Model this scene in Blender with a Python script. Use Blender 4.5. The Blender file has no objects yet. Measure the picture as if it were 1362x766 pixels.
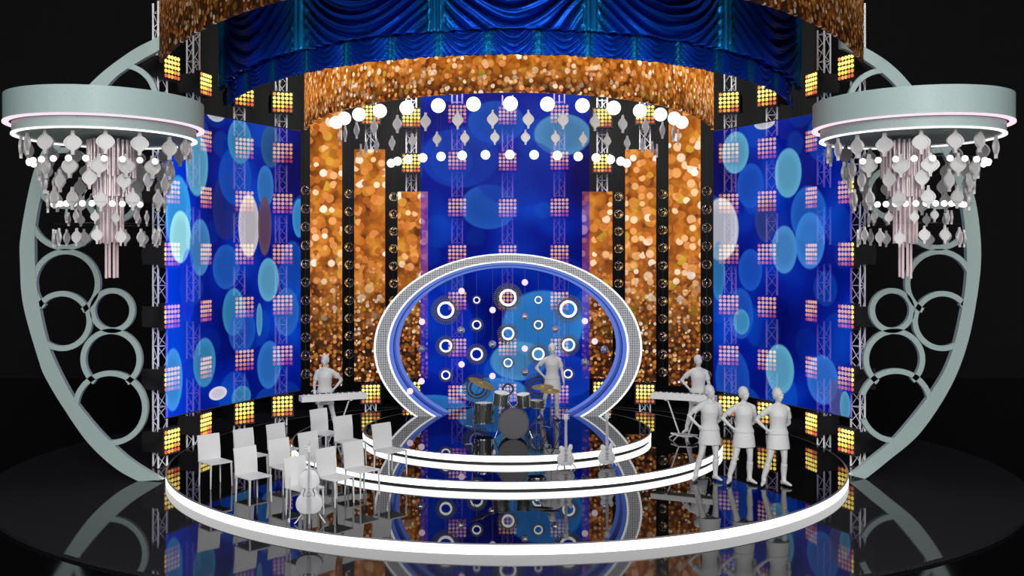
import bpy, bmesh, math, random
from mathutils import Vector, Matrix, noise
PI = math.pi
random.seed(7)
SC = bpy.context.scene
COL = SC.collection
sin, cos, rad = math.sin, math.cos, math.radians

# ------------------------------------------------------------------ camera model (metres)
F, PX, PY, CX, CZ = 1340.0, 664.0, 338.0, -0.15, 4.36
def at(px, py, y):
    """point of the place at depth y seen at a position of the photograph"""
    return Vector((CX + (px - PX) * y / F, y, CZ - (py - PY) * y / F))
def ground(px, py, z):
    y = F * (CZ - z) / (py - PY)
    return Vector((CX + (px - PX) * y / F, y, z))

# ------------------------------------------------------------------ materials
def new_mat(name):
    m = bpy.data.materials.new(name); m.use_nodes = True
    nt = m.node_tree; nt.nodes.clear()
    out = nt.nodes.new('ShaderNodeOutputMaterial')
    return m, nt, out
def srgb(r, g, b):
    f = lambda c: (c / 255 / 12.92) if c <= 10 else ((c / 255 + .055) / 1.055) ** 2.4
    return (f(r), f(g), f(b), 1)
def principled(name, col, rough=.5, metal=0, spec=.5, trans=0, ior=1.5, noise_amt=0, noise_scale=8, coat=0, sheen=0, alpha=1):
    m, nt, out = new_mat(name)
    p = nt.nodes.new('ShaderNodeBsdfPrincipled')
    p.inputs['Base Color'].default_value = col
    p.inputs['Roughness'].default_value = rough
    p.inputs['Metallic'].default_value = metal
    p.inputs['Specular IOR Level'].default_value = spec
    p.inputs['Transmission Weight'].default_value = trans
    p.inputs['IOR'].default_value = ior
    p.inputs['Coat Weight'].default_value = coat
    p.inputs['Sheen Weight'].default_value = sheen
    p.inputs['Alpha'].default_value = alpha
    if noise_amt:
        tc = nt.nodes.new('ShaderNodeTexCoord'); n = nt.nodes.new('ShaderNodeTexNoise')
        n.inputs['Scale'].default_value = noise_scale; n.inputs['Detail'].default_value = 5
        nt.links.new(tc.outputs['Object'], n.inputs['Vector'])
        mr = nt.nodes.new('ShaderNodeMapRange')
        mr.inputs['From Min'].default_value = .3; mr.inputs['From Max'].default_value = .7
        mr.inputs['To Min'].default_value = 1 - noise_amt; mr.inputs['To Max'].default_value = 1 + noise_amt
        nt.links.new(n.outputs['Fac'], mr.inputs['Value'])
        vm = nt.nodes.new('ShaderNodeVectorMath'); vm.operation = 'SCALE'
        vm.inputs[0].default_value = col[:3]
        nt.links.new(mr.outputs['Result'], vm.inputs['Scale'])
        nt.links.new(vm.outputs[0], p.inputs['Base Color'])
    nt.links.new(p.outputs[0], out.inputs[0])
    return m
def emitter(name, col, strength, sample=True):
    m, nt, out = new_mat(name)
    e = nt.nodes.new('ShaderNodeEmission'); e.inputs[0].default_value = col; e.inputs[1].default_value = strength
    nt.links.new(e.outputs[0], out.inputs[0])
    if not sample: m.cycles.emission_sampling = 'NONE'
    return m

class G:
    """tiny node-graph helper"""
    def __init__(s, nt): s.nt = nt
    def n(s, t, **kw):
        x = s.nt.nodes.new(t)
        for k, v in kw.items(): setattr(x, k, v)
        return x
    def put(s, sock, v):
        if isinstance(v, (int, float)): sock.default_value = v
        elif isinstance(v, (tuple, list)): sock.default_value = v
        else: s.nt.links.new(v, sock)
    def math(s, op, a, b=0, c=0, clamp=False):
        x = s.n('ShaderNodeMath', operation=op, use_clamp=clamp)
        s.put(x.inputs[0], a); s.put(x.inputs[1], b); s.put(x.inputs[2], c)
        return x.outputs[0]
    def mix(s, f, a, b, mode='MIX'):
        x = s.n('ShaderNodeMix', data_type='RGBA', blend_type=mode)
        s.put(x.inputs[0], f); s.put(x.inputs[6], a); s.put(x.inputs[7], b)
        return x.outputs[2]
    def ramp(s, f, pts):
        x = s.n('ShaderNodeValToRGB'); s.put(x.inputs[0], f)
        e = x.color_ramp.elements
        while len(e) < len(pts): e.new(.5)
        for k, (p, c) in enumerate(pts): e[k].position = p; e[k].color = c
        return x.outputs[0]
    def smooth(s, v, a, b, lo=0., hi=1.):
        x = s.n('ShaderNodeMapRange', interpolation_type='SMOOTHSTEP')
        s.put(x.inputs['Value'], v)
        x.inputs['From Min'].default_value = a; x.inputs['From Max'].default_value = b
        x.inputs['To Min'].default_value = lo; x.inputs['To Max'].default_value = hi
        return x.outputs['Result']

def led_material(name, blobs, glow=None):
    """see-through LED mesh showing soft blue discs; blobs: (u, v, ru, rv, colour, opacity)"""
    m, nt, out = new_mat(name); g = G(nt)
    uv = g.n('ShaderNodeUVMap'); uv.uv_map = 'UVMap'
    sep = g.n('ShaderNodeSeparateXYZ'); nt.links.new(uv.outputs[0], sep.inputs[0])
    u, v = sep.outputs[0], sep.outputs[1]
    nz = g.n('ShaderNodeTexNoise'); nz.inputs['Scale'].default_value = .55; nz.inputs['Detail'].default_value = 1.5
    nt.links.new(uv.outputs[0], nz.inputs['Vector'])
    col = g.ramp(nz.outputs['Fac'], [(.30, srgb(0, 6, 90)), (.5, srgb(0, 28, 150)), (.72, srgb(6, 70, 205))])
    if glow:      # the screen's picture is a brighter blue at one side
        for (u0, w, c, a) in glow:
            col = g.mix(g.math('MULTIPLY', g.smooth(u, u0 + w, u0, 0, 1), a), col, c)
    # faint field of soft discs
    vo = g.n('ShaderNodeTexVoronoi'); vo.inputs['Scale'].default_value = .85; vo.inputs['Randomness'].default_value = .9
    nt.links.new(uv.outputs[0], vo.inputs['Vector'])
    d = g.smooth(vo.outputs['Distance'], .48, .44)
    sepc = g.n('ShaderNodeSeparateXYZ'); nt.links.new(vo.outputs['Color'], sepc.inputs[0])
    col = g.mix(g.math('MULTIPLY', d, g.math('MULTIPLY', sepc.outputs[0], .4)), col, srgb(20, 95, 215))
    for (bu, bv, ru, rv, c, a) in blobs:
        x = g.math('MULTIPLY_ADD', u, 1 / ru, -bu / ru); y = g.math('MULTIPLY_ADD', v, 1 / rv, -bv / rv)
        r = g.math('SQRT', g.math('ADD', g.math('MULTIPLY', x, x), g.math('MULTIPLY', y, y)))
        mask = g.smooth(r, 1.04, .93, 0, a)
        rim = g.smooth(r, .5, 1.0, .85, 1.1)
        cc = g.n('ShaderNodeVectorMath', operation='SCALE'); cc.inputs[0].default_value = c[:3]; g.put(cc.inputs['Scale'], rim)
        col = g.mix(mask, col, cc.outputs[0])
    e = g.n('ShaderNodeEmission'); g.put(e.inputs[0], col); e.inputs[1].default_value = 1.35
    t = g.n('ShaderNodeBsdfTransparent'); t.inputs[0].default_value = (.98, .66, 1, 1)
    mx = g.n('ShaderNodeMixShader'); mx.inputs[0].default_value = .62
    nt.links.new(t.outputs[0], mx.inputs[1]); nt.links.new(e.outputs[0], mx.inputs[2])
    nt.links.new(mx.outputs[0], out.inputs[0])
    return m

def glitter_material(name, size_hi, size_lo, v0, v1, strength=1., dim_low=.55):
    """gold glitter picture: out-of-focus discs of given radius, smaller and browner towards v0"""
    m, nt, out = new_mat(name); g = G(nt)
    uv = g.n('ShaderNodeUVMap'); uv.uv_map = 'UVMap'
    sep = g.n('ShaderNodeSeparateXYZ'); nt.links.new(uv.outputs[0], sep.inputs[0])
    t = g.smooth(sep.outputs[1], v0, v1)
    def layer(radius, off, lo, warm):
        sc = .46 / radius
        mp = g.n('ShaderNodeMapping'); mp.inputs['Location'].default_value = (off, off * 1.7, off)
        nt.links.new(uv.outputs[0], mp.inputs[0])
        vo = g.n('ShaderNodeTexVoronoi'); vo.inputs['Scale'].default_value = sc; vo.voronoi_dimensions = '2D'
        nt.links.new(mp.outputs[0], vo.inputs['Vector'])
        s = g.n('ShaderNodeSeparateXYZ'); nt.links.new(vo.outputs['Color'], s.inputs[0])
        r = g.math('MULTIPLY_ADD', s.outputs[2], .16, .30)
        mask = g.math('MULTIPLY', g.smooth(g.math('DIVIDE', vo.outputs['Distance'], r), 1.08, .82), g.smooth(s.outputs[0], lo, lo + .05))
        c = g.ramp(s.outputs[1], [(0, srgb(150, 76, 26)), (.35, srgb(206, 118, 48)), (.6, srgb(234, 158, 90)), (.82, srgb(250, 206, 160)), (1, srgb(255, 242, 224))] if warm else
                   [(0, srgb(110, 52, 8)), (.5, srgb(190, 104, 28)), (.85, srgb(224, 148, 60)), (1, srgb(196, 176, 40))])
        return mask, c
    def field(size, base, dl=0):
        nz = g.n('ShaderNodeTexNoise'); nz.inputs['Scale'].default_value = .3 / size; nz.inputs['Detail'].default_value = 2
        nt.links.new(uv.outputs[0], nz.inputs['Vector'])
        col = g.ramp(nz.outputs['Fac'], [(.32, base[0]), (.52, base[1]), (.7, base[2])])
        for k, (f, lo, a, w) in enumerate([(1.25, .1, .5, False), (1.0, .25, .7, False), (.95, .35, .75, True), (.72, .5, .95, True)]):
            mask, c = layer(size * f, 3.1 * k + size * 10, min(lo + dl, .8), w)
            col = g.mix(g.math('MULTIPLY', mask, a * (.55 if dl and not w else 1.)), col, c)
        return col
    hi = field(size_hi, (srgb(84, 36, 6), srgb(160, 86, 20), srgb(208, 138, 44)))
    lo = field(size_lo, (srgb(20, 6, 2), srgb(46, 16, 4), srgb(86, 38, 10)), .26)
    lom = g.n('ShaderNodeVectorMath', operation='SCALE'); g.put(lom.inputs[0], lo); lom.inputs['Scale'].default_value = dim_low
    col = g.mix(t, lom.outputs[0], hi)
    e = g.n('ShaderNodeEmission'); g.put(e.inputs[0], col); e.inputs[1].default_value = strength
    p = g.n('ShaderNodeBsdfPrincipled'); p.inputs['Base Color'].default_value = srgb(26, 15, 6); p.inputs['Roughness'].default_value = .6; p.inputs['Specular IOR Level'].default_value = .1
    ad = g.n('ShaderNodeAddShader'); nt.links.new(e.outputs[0], ad.inputs[0]); nt.links.new(p.outputs[0], ad.inputs[1])
    nt.links.new(ad.outputs[0], out.inputs[0])
    return m

# ------------------------------------------------------------------ mesh helpers
class MB:
    def __init__(s): s.v = []; s.f = []; s.uv = None
    def add(s, vs, fs):
        b = len(s.v); s.v += [tuple(v) for v in vs]; s.f += [tuple(i + b for i in f) for f in fs]; return s
    def box(s, c, d, rz=0, rot=None):
        c = Vector(c); R = rot if rot is not None else Matrix.Rotation(rz, 3, 'Z')
        vs = [c + R @ Vector((x * d[0] / 2, y * d[1] / 2, z * d[2] / 2)) for x in (-1, 1) for y in (-1, 1) for z in (-1, 1)]
        return s.add(vs, [(0, 1, 3, 2), (4, 6, 7, 5), (0, 4, 5, 1), (2, 3, 7, 6), (0, 2, 6, 4), (1, 5, 7, 3)])
    def tube(s, pts, r, n=8, cap=True):
        pts = [Vector(p) for p in pts]; rs = r if isinstance(r, (list, tuple)) else [r] * len(pts)
        vs = []; prev = None
        for i, p in enumerate(pts):
            d = (pts[min(i + 1, len(pts) - 1)] - pts[max(i - 1, 0)]).normalized()
            if prev is None:
                a = Vector((0, 0, 1)) if abs(d.z) < .9 else Vector((1, 0, 0))
                x = d.cross(a).normalized()
            else:
                x = (prev - d * prev.dot(d)).normalized()
            prev = x; y = d.cross(x)
            for k in range(n):
                t = 2 * PI * k / n; vs.append(p + (x * cos(t) + y * sin(t)) * rs[i])
        fs = []
        for i in range(len(pts) - 1):
            for k in range(n):
                fs.append((i * n + k, i * n + (k + 1) % n, (i + 1) * n + (k + 1) % n, (i + 1) * n + k))
        if cap: fs.append(tuple(range(n))[::-1]); fs.append(tuple((len(pts) - 1) * n + k for k in range(n)))
        return s.add(vs, fs)
    def lathe(s, prof, n=48, c=(0, 0, 0), closed=False, M=None):
        vs = []
        for (r, z) in prof:
            for k in range(n):
                t = 2 * PI * k / n; p = Vector((r * cos(t), r * sin(t), z))
                if M is not None: p = M @ p
                vs.append(Vector(c) + p)
        m = len(prof); fs = []
        for i in range(m if closed else m - 1):
            j = (i + 1) % m
            for k in range(n):
                fs.append((i * n + k, i * n + (k + 1) % n, j * n + (k + 1) % n, j * n + k))
        if not closed:
            if prof[0][0] > 1e-4: fs.append(tuple(range(n))[::-1])
            if prof[-1][0] > 1e-4: fs.append(tuple((m - 1) * n + k for k in range(n)))
        return s.add(vs, fs)
    def sphere(s, c, r, n=16, sc=(1, 1, 1), M=None):
        prof = [(max(1e-5, sin(PI * i / (n // 2))) * 1., -cos(PI * i / (n // 2))) for i in range(n // 2 + 1)]
        S = Matrix.Diagonal(Vector(sc) * r)
        return s.lathe(prof, n, c, M=(M @ S if M is not None else S))
    def loft(s, rings, cap=True):
        n = len(rings[0]); vs = [p for r in rings for p in r]; fs = []
        for i in range(len(rings) - 1):
            for k in range(n):
                fs.append((i * n + k, i * n + (k + 1) % n, (i + 1) * n + (k + 1) % n, (i + 1) * n + k))
        if cap: fs.append(tuple(range(n))[::-1]); fs.append(tuple((len(rings) - 1) * n + k for k in range(n)))
        return s.add(vs, fs)
    def prism(s, poly, d0, d1, axis='Y', M=None):
        """outline (a, b) extruded: axis Y -> (a, d, b), axis Z -> (a, b, d)"""
        mk = (lambda a, b, d: Vector((a, d, b))) if axis == 'Y' else (lambda a, b, d: Vector((a, b, d)))
        vs = [mk(a, b, d0) for a, b in poly] + [mk(a, b, d1) for a, b in poly]
        if M is not None: vs = [M @ v for v in vs]
        n = len(poly)
        fs = [tuple(range(n)), tuple(range(2 * n - 1, n - 1, -1))] + [(k, k + n, (k + 1) % n + n, (k + 1) % n) for k in range(n)]
        return s.add(vs, fs)
    def strip(s, A, B, closed=False):
        n = len(A); vs = list(A) + list(B)
        m = n if closed else n - 1
        return s.add(vs, [(k, (k + 1) % n, n + (k + 1) % n, n + k) for k in range(m)])
    def solid_strip(s, A, B, C, D):
        """four matching polylines, a bar of quads with end caps"""
        n = len(A); b = len(s.v); vs = []
        for k in range(n): vs += [A[k], B[k], C[k], D[k]]
        fs = []
        for k in range(n - 1):
            for j in range(4):
                fs.append((4 * k + j, 4 * k + (j + 1) % 4, 4 * k + 4 + (j + 1) % 4, 4 * k + 4 + j))
        fs += [(0, 1, 2, 3), (4 * n - 1, 4 * n - 2, 4 * n - 3, 4 * n - 4)]
        return s.add(vs, fs)
    def mesh(s, name, mat=None, smooth=True, angle=38, uvf=None, recalc=True):
        me = bpy.data.meshes.new(name); me.from_pydata([tuple(v) for v in s.v], [], s.f)
        if recalc:
            bm = bmesh.new(); bm.from_mesh(me); bmesh.ops.recalc_face_normals(bm, faces=bm.faces); bm.to_mesh(me); bm.free()
        if uvf:
            l = me.uv_layers.new(name='UVMap')
            for lp in me.loops: l.data[lp.index].uv = uvf(me.vertices[lp.vertex_index].co, lp.vertex_index)
        if mat: me.materials.append(mat)
        if smooth:
            me.shade_smooth(); me.set_sharp_from_angle(angle=rad(angle))
        me.update()
        return me
    def obj(s, name, mat=None, parent=None, **kw): return link(name, s.mesh(name, mat, **kw), parent)
def link(name, me, parent=None, loc=None, rot=None):
    o = bpy.data.objects.new(name, me); COL.objects.link(o)
    if parent is not None: o.parent = parent
    if loc is not None: o.location = loc
    if rot is not None: o.rotation_euler = rot
    return o
def tag(o, label, cat, group=None, kind=None):
    o['label'] = label
    if cat: o['category'] = cat
    if group: o['group'] = group
    if kind: o['kind'] = kind
    return o
def thing(name, label, cat, loc=(0, 0, 0), rz=0, group=None):
    o = bpy.data.objects.new(name, None); COL.objects.link(o)
    o.location = loc; o.rotation_euler = (0, 0, rz); o.empty_display_size = .1
    return tag(o, label, cat, group)
def struct(o): o['kind'] = 'structure'; return o
def dup(root, loc, rz, label, group=None):
    r = root.copy(); COL.objects.link(r); r.location = loc; r.rotation_euler = (0, 0, rz); r['label'] = label
    if group: r['group'] = group
    for ch in KIDS.get(root.name, []):
        c = ch.copy(); COL.objects.link(c); c.parent = r
        for gch in KIDS.get(ch.name, []):
            d = gch.copy(); COL.objects.link(d); d.parent = c
    return r
KIDS = {}
def remember(root):
    for ch in bpy.data.objects:
        if ch.parent is not None: pass
    KIDS[root.name] = [c for c in COL.objects if c.parent == root]
    for ch in KIDS[root.name]:
        KIDS[ch.name] = [c for c in COL.objects if c.parent == ch]
ORD = 'first second third fourth fifth sixth seventh eighth ninth tenth eleventh twelfth thirteenth fourteenth fifteenth sixteenth seventeenth eighteenth'.split()
def catmull(P, n=8):
    out = []
    for i in range(len(P) - 1):
        p0, p1, p2, p3 = P[max(i - 1, 0)], P[i], P[i + 1], P[min(i + 2, len(P) - 1)]
        for k in range(n):
            t = k / n
            out.append(tuple(.5 * (2 * b + (c - a) * t + (2 * a - 5 * b + 4 * c - d) * t * t + (3 * b - a - 3 * c + d) * t ** 3) for a, b, c, d in zip(p0, p1, p2, p3)))
    out.append(tuple(P[-1])); return out

# ------------------------------------------------------------------ shared materials
M_GREY = principled('grey_plaster_paint', srgb(196, 196, 196), .6, noise_amt=.03)
M_CHAIR = principled('light_grey_lacquer', srgb(214, 214, 214), .45, noise_amt=.02)
M_ORN = principled('grey_green_paint', srgb(148, 166, 163), .55, noise_amt=.07, noise_scale=40)
M_DRUMBAND = principled('grey_green_gloss', srgb(134, 151, 149), .45, spec=.3, noise_amt=.05, noise_scale=50)
M_DROP = principled('pale_grey_pendant', srgb(172, 169, 169), .4, noise_amt=.03)
M_BLACK = principled('matt_black_metal', srgb(20, 20, 21), .55, noise_amt=.1)
M_TRUSS = principled('bare_aluminium', srgb(232, 232, 236), .4, noise_amt=.04)
M_WHITE_LED = emitter('white_edge_light', (1, 1, 1, 1), 3.4)
M_WHITE_RIM = emitter('white_rim_light', (1, 1, 1, 1), 2.0)
M_WHITE_RING = emitter('white_ring_light', (1, 1, 1, 1), 1.25)
M_WHITE_BALL = emitter('white_globe_light', (1, 1, 1, 1), 1.8)
M_WIRE = principled('thin_steel_wire', srgb(70, 70, 72), .4, metal=.8)
M_LIP = principled('brushed_edge_trim', srgb(150, 150, 152), .35, metal=.7, noise_amt=.05)
M_GAP = principled('dark_shadow_gap', srgb(48, 52, 52), .5, noise_amt=.08)

# ------------------------------------------------------------------ floor, walls
def glossy_floor(name, base, rough, haze=0.):
    m, nt, out = new_mat(name); g = G(nt)
    p = g.n('ShaderNodeBsdfPrincipled')
    tc = g.n('ShaderNodeTexCoord'); nz = g.n('ShaderNodeTexNoise'); nz.inputs['Scale'].default_value = 14 if haze == 0 else 60
    nz.inputs['Detail'].default_value = 6
    nt.links.new(tc.outputs['Object'], nz.inputs['Vector'])
    k = 1 if haze == 0 else 1.
    col = g.ramp(nz.outputs['Fac'], [(.35, tuple(c * .6 for c in base[:3]) + (1,)), (.65, tuple(c * 1.5 for c in base[:3]) + (1,))])
    g.put(p.inputs['Base Color'], col)
    p.inputs['Roughness'].default_value = rough; p.inputs['IOR'].default_value = 1.62 if haze == 0 else 1.37
    nt.links.new(p.outputs[0], out.inputs[0])
    return m
M_STAGE = glossy_floor('mirror_black_stage', srgb(6, 6, 7), .015)
M_FLOOR = glossy_floor('black_gloss_floor', srgb(34, 34, 37), .035, .5)
M_GROUND = glossy_floor('black_hall_floor', srgb(3, 3, 3), .07)
M_WALL = principled('black_backdrop_cloth', srgb(30, 30, 30), .95, spec=.1, noise_amt=.06, noise_scale=2)
M_WALLB = principled('black_side_cloth', srgb(12, 12, 12), .95, spec=.1, noise_amt=.1, noise_scale=2)

mb = MB(); mb.box((0, 12, -.16), (44, 50, .2)); struct(mb.obj('ground', M_GROUND, smooth=False))
def ell(a, b, cy, z, n=160, cx=0): return [(cx + a * cos(2 * PI * k / n), cy + b * sin(2 * PI * k / n)) for k in range(n)]
mb = MB(); mb.prism(ell(10.15, 8.5, 21.2, 0), -.059, 0, 'Z'); fl = struct(mb.obj('floor', M_FLOOR))
mb = MB(); mb.box((0, 36, 12), (44, .2, 24.2)); struct(mb.obj('wall_back', M_WALL, smooth=False))
for sx, nm in ((-1, 'wall_left'), (1, 'wall_right')):
    mb = MB(); mb.box((sx * 21, 12, 12), (.2, 48, 24.2)); struct(mb.obj(nm, M_WALLB, smooth=False))

M_CLOTH = principled('charcoal_backdrop_cloth', srgb(46, 46, 45), .95, spec=.05, noise_amt=.05, noise_scale=1.5)
t = thing('backdrop_curtain', 'plain charcoal backdrop cloth behind the towers and gold panels', 'curtain', (0, 30.5, 0))
mb = MB(); n_ = 120
mb.strip([Vector((-9.5 + 19 * k / n_, .03 * sin(k * 1.3), .02)) for k in range(n_ + 1)], [Vector((-9.5 + 19 * k / n_, .03 * sin(k * 1.3), 13.2)) for k in range(n_ + 1)])
o_ = mb.obj('cloth', M_CLOTH, t, recalc=False); so_ = o_.modifiers.new('thickness', 'SOLIDIFY'); so_.thickness = .02
MB().tube([(-9.6, 0, 13.2), (9.6, 0, 13.2)], .03, 8).obj('rail', M_BLACK, t)
# ------------------------------------------------------------------ round stage platforms
def platform(label, cx, cy, R, z0, z1, gap, led=M_WHITE_LED):
    t = thing('stage_platform', label, 'stage', (cx, cy, z0))
    h = z1 - z0
    MB().lathe([(0.001, h - .02), (R - .004, h - .02), (R - .004, h), (0.001, h)], 220).obj('deck', M_STAGE, t, angle=30)
    MB().lathe([(R - .05, .002), (R - .03, .002), (R - .03, h - .02), (R - .05, h - .02)], 220, closed=True).obj('riser', M_GAP, t, angle=30)
    MB().lathe([(R - .03, gap), (R, gap), (R, h - .012), (R - .03, h - .012)], 220, closed=True).obj('light_strip', led, t, angle=30)
    MB().lathe([(R - .03, h - .012), (R + .004, h - .012), (R + .004, h + .001), (R - .03, h + .001)], 220, closed=True).obj('edge_trim', M_LIP, t, angle=30)
    return t
S1, S2, S3 = .162, .322, .482   # standing heights on the three levels
platform('large round mirror-black main stage with a broad glowing white rim', 0, 21.49, 6.9, 0, .16, .004, M_WHITE_RIM)
platform('middle round step of the stage, white-rimmed, below the drum riser', .02, 22.6, 4.73, .162, .32, .034)
platform('smallest topmost round riser, white-rimmed, carrying the drums and portal', .02, 22.6, 3.2, .322, .48, .034)

# ------------------------------------------------------------------ LED screens
def arc_panel(P, z0, z1, thick, nx=60, nz=2):
    """curved upright panel through plan points P; returns MB and uv function data"""
    Q = catmull(P, 14); L = [0]
    for a, b in zip(Q, Q[1:]): L.append(L[-1] + math.dist(a, b))
    mb = MB(); A = [Vector((x, y, z0)) for x, y in Q]; B = [Vector((x, y, z1)) for x, y in Q]
    off = []
    for i in range(len(Q)):
        a, b = Q[max(i - 1, 0)], Q[min(i + 1, len(Q) - 1)]
        d = Vector((b[0] - a[0], b[1] - a[1], 0)).normalized(); off.append(Vector((d.y, -d.x, 0)) * thick)
    return mb, Q, L, A, B, off
WALL_P = [(-6.69, 19.75), (-6.31, 20.7), (-5.54, 22.45), (-4.84, 23.8)]
def px_to_wall(px, py, Q, L):
    best = None
    for i in range(len(Q) - 1):
        a = PX + F * (Q[i][0] - CX) / Q[i][1]; b = PX + F * (Q[i + 1][0] - CX) / Q[i + 1][1]
        if min(a, b) - 1e-6 <= px <= max(a, b) + 1e-6:
            t = (px - a) / (b - a); y = Q[i][1] + t * (Q[i + 1][1] - Q[i][1])
            u = L[i] + t * (L[i + 1] - L[i]); k = abs((L[i + 1] - L[i]) / (b - a)); return u, CZ - (py - PY) * y / F, k, y / F
    i = 0 if abs(px - (PX + F * (Q[0][0] - CX) / Q[0][1])) < abs(px - (PX + F * (Q[-1][0] - CX) / Q[-1][1])) else len(Q) - 2
    a = PX + F * (Q[i][0] - CX) / Q[i][1]; b = PX + F * (Q[i + 1][0] - CX) / Q[i + 1][1]
    t = (px - a) / (b - a); y = Q[i][1] + t * (Q[i + 1][1] - Q[i][1])
    return L[i] + t * (L[i + 1] - L[i]), CZ - (py - PY) * y / F, abs((L[i + 1] - L[i]) / (b - a)), y / F
def blobs_from(lst, Q, L):
    out = []
    for (px, py, rx, ry, c, a) in lst:
        u, v, ku, kv = px_to_wall(px, py, Q, L); out.append((u, v, rx * ku, ry * kv, srgb(*c), a))
    return out
TEAL, TEALD, CY = (96, 172, 208), (58, 138, 190), (60, 175, 255)
BL_L = [(300, 275, 17, 45, (40, 50, 110), .6), (313, 235, 22, 38, (20, 84, 196), .7), (301, 355, 18, 30, (36, 100, 196), .75),
        (360, 195, 13, 28, (44, 96, 136), .8), (353, 248, 11, 28, (52, 124, 200), .9), (389, 360, 16, 40, (20, 90, 200), .6),
        (398, 290, 9, 26, (60, 150, 215), .9), (237, 285, 17, 52, CY, .85), (240, 315, 14, 35, (170, 246, 255), .95),
        (262, 219, 15, 42, TEAL, .9), (266, 329, 14, 38, (74, 146, 205), .8), (272, 482, 15, 33, TEALD, .95), (230, 505, 13, 42, (70, 160, 245), .9),
        (319, 188, 16, 30, TEALD, .95), (331, 300, 14, 42, (206, 200, 205), .95), (352, 300, 9, 40, (104, 74, 90), .9),
        (357, 372, 14, 29, TEAL, .9), (311, 415, 15, 32, (58, 148, 200), .75), (381, 415, 17, 32, (44, 110, 196), .7),
        (322, 440, 18, 30, (36, 100, 210), .55), (358, 485, 16, 32, (50, 124, 210), .8), (290, 523, 12, 9, (232, 226, 244), .95),
        (321, 528, 13, 15, TEALD, .9), (287, 148, 13, 14, (196, 204, 214), .9), (345, 425, 4, 22, TEAL, .8), (250, 380, 10, 50, (20, 60, 240), .5)]
BL_R = [(998, 247, 18, 30, (24, 88, 204), .8), (1018, 290, 14, 32, (52, 66, 124), .7), (1075, 285, 24, 38, (36, 108, 214), .7),
        (998, 359, 16, 28, (28, 90, 204), .8), (974, 505, 23, 42, (30, 86, 196), .7), (985, 417, 17, 34, (34, 96, 200), .7), (986, 428, 11, 17, (74, 160, 206), .85),
        (978, 203, 18, 28, TEAL, .95), (1048, 230, 18, 33, TEAL, .95), (958, 305, 24, 42, (196, 200, 212), .95),
        (1043, 332, 17, 32, (78, 150, 214), .85), (1077, 320, 20, 38, (62, 136, 226), .8), (1037, 491, 19, 33, TEAL, .95),
        (1094, 505, 21, 33, (54, 122, 220), .8), (1112, 530, 10, 26, (92, 92, 150), .7), (1124, 540, 7, 20, TEAL, .8), (1017, 163, 14, 9, (204, 208, 216), .95), (955, 360, 9, 40, (60, 150, 200), .6)]
def led_wall(label, P, lst, name, glow):
    mb, Q, L, A, B, off = arc_panel(P, 1.15, 7.26, .03)
    mat = led_material(name, blobs_from(lst, Q, L), glow)
    t = thing('led_screen_wall', label, 'screen')
    m2 = MB(); m2.strip([a for a in A], [b for b in B])
    n = len(Q)
    o = m2.obj('screen', mat, t, uvf=lambda co, i: (L[i % n], co.z), recalc=False)
    fr = MB()
    s = 1 if P[0][0] > 0 else -1
    for z, h in ((1.14, .02), (7.27, .02)):
        fr.solid_strip([a.xy.to_3d() + Vector((0, 0, z - h / 2)) for a in A], [a.xy.to_3d() + Vector((s * .03, 0, z - h / 2)) for a in A],
                       [a.xy.to_3d() + Vector((s * .03, 0, z + h / 2)) for a in A], [a.xy.to_3d() + Vector((0, 0, z + h / 2)) for a in A])
    fr.obj('frame', M_BLACK, t)
    return t
led_wall('curved blue see-through screen on the left, showing pale blue and white discs', WALL_P, BL_L, 'blue_disc_picture_left', [(0, 1.3, srgb(0, 70, 255), .8)])
led_wall('curved blue see-through screen on the right, showing pale blue and grey discs', [(-x + .07, y) for x, y in WALL_P], BL_R, 'blue_disc_picture_right', None)
CP = [(-2.17, 25.9), (-1., 25.95), (1., 25.95), (2.17, 25.9)]
BL_C = [(660, 163, 38, 29, (20, 84, 190), .8), (650, 275, 38, 30, (34, 100, 205), .7), (748, 179, 38, 28, (84, 150, 196), .85), (612, 210, 52, 40, (14, 70, 190), .6),
        (690, 230, 60, 46, (8, 44, 160), .6), (722, 432, 54, 46, (52, 136, 214), .85), (690, 480, 38, 26, (84, 160, 205), .7), (745, 500, 48, 30, (20, 60, 190), .6), (655, 520, 46, 18, (58, 140, 215), .75),
        (575, 545, 48, 20, (50, 130, 210), .7), (590, 440, 40, 60, (6, 50, 200), .5)]
mb, Q, L, A, B, off = arc_panel(CP, .36, 8.9, .03)
t = thing('led_screen_wall', 'tall narrow blue see-through screen behind the oval portal', 'screen')
m2 = MB(); m2.strip(A, B); nQ = len(Q)
m2.obj('screen', led_material('blue_disc_picture_centre', blobs_from(BL_C, Q, L)), t, uvf=lambda co, i: (L[i % nQ], co.z), recalc=False)
fr = MB()
fr.box((0, 25.97, .35), (4.34, .03, .02)); fr.obj('frame', M_BLACK, t)

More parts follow.
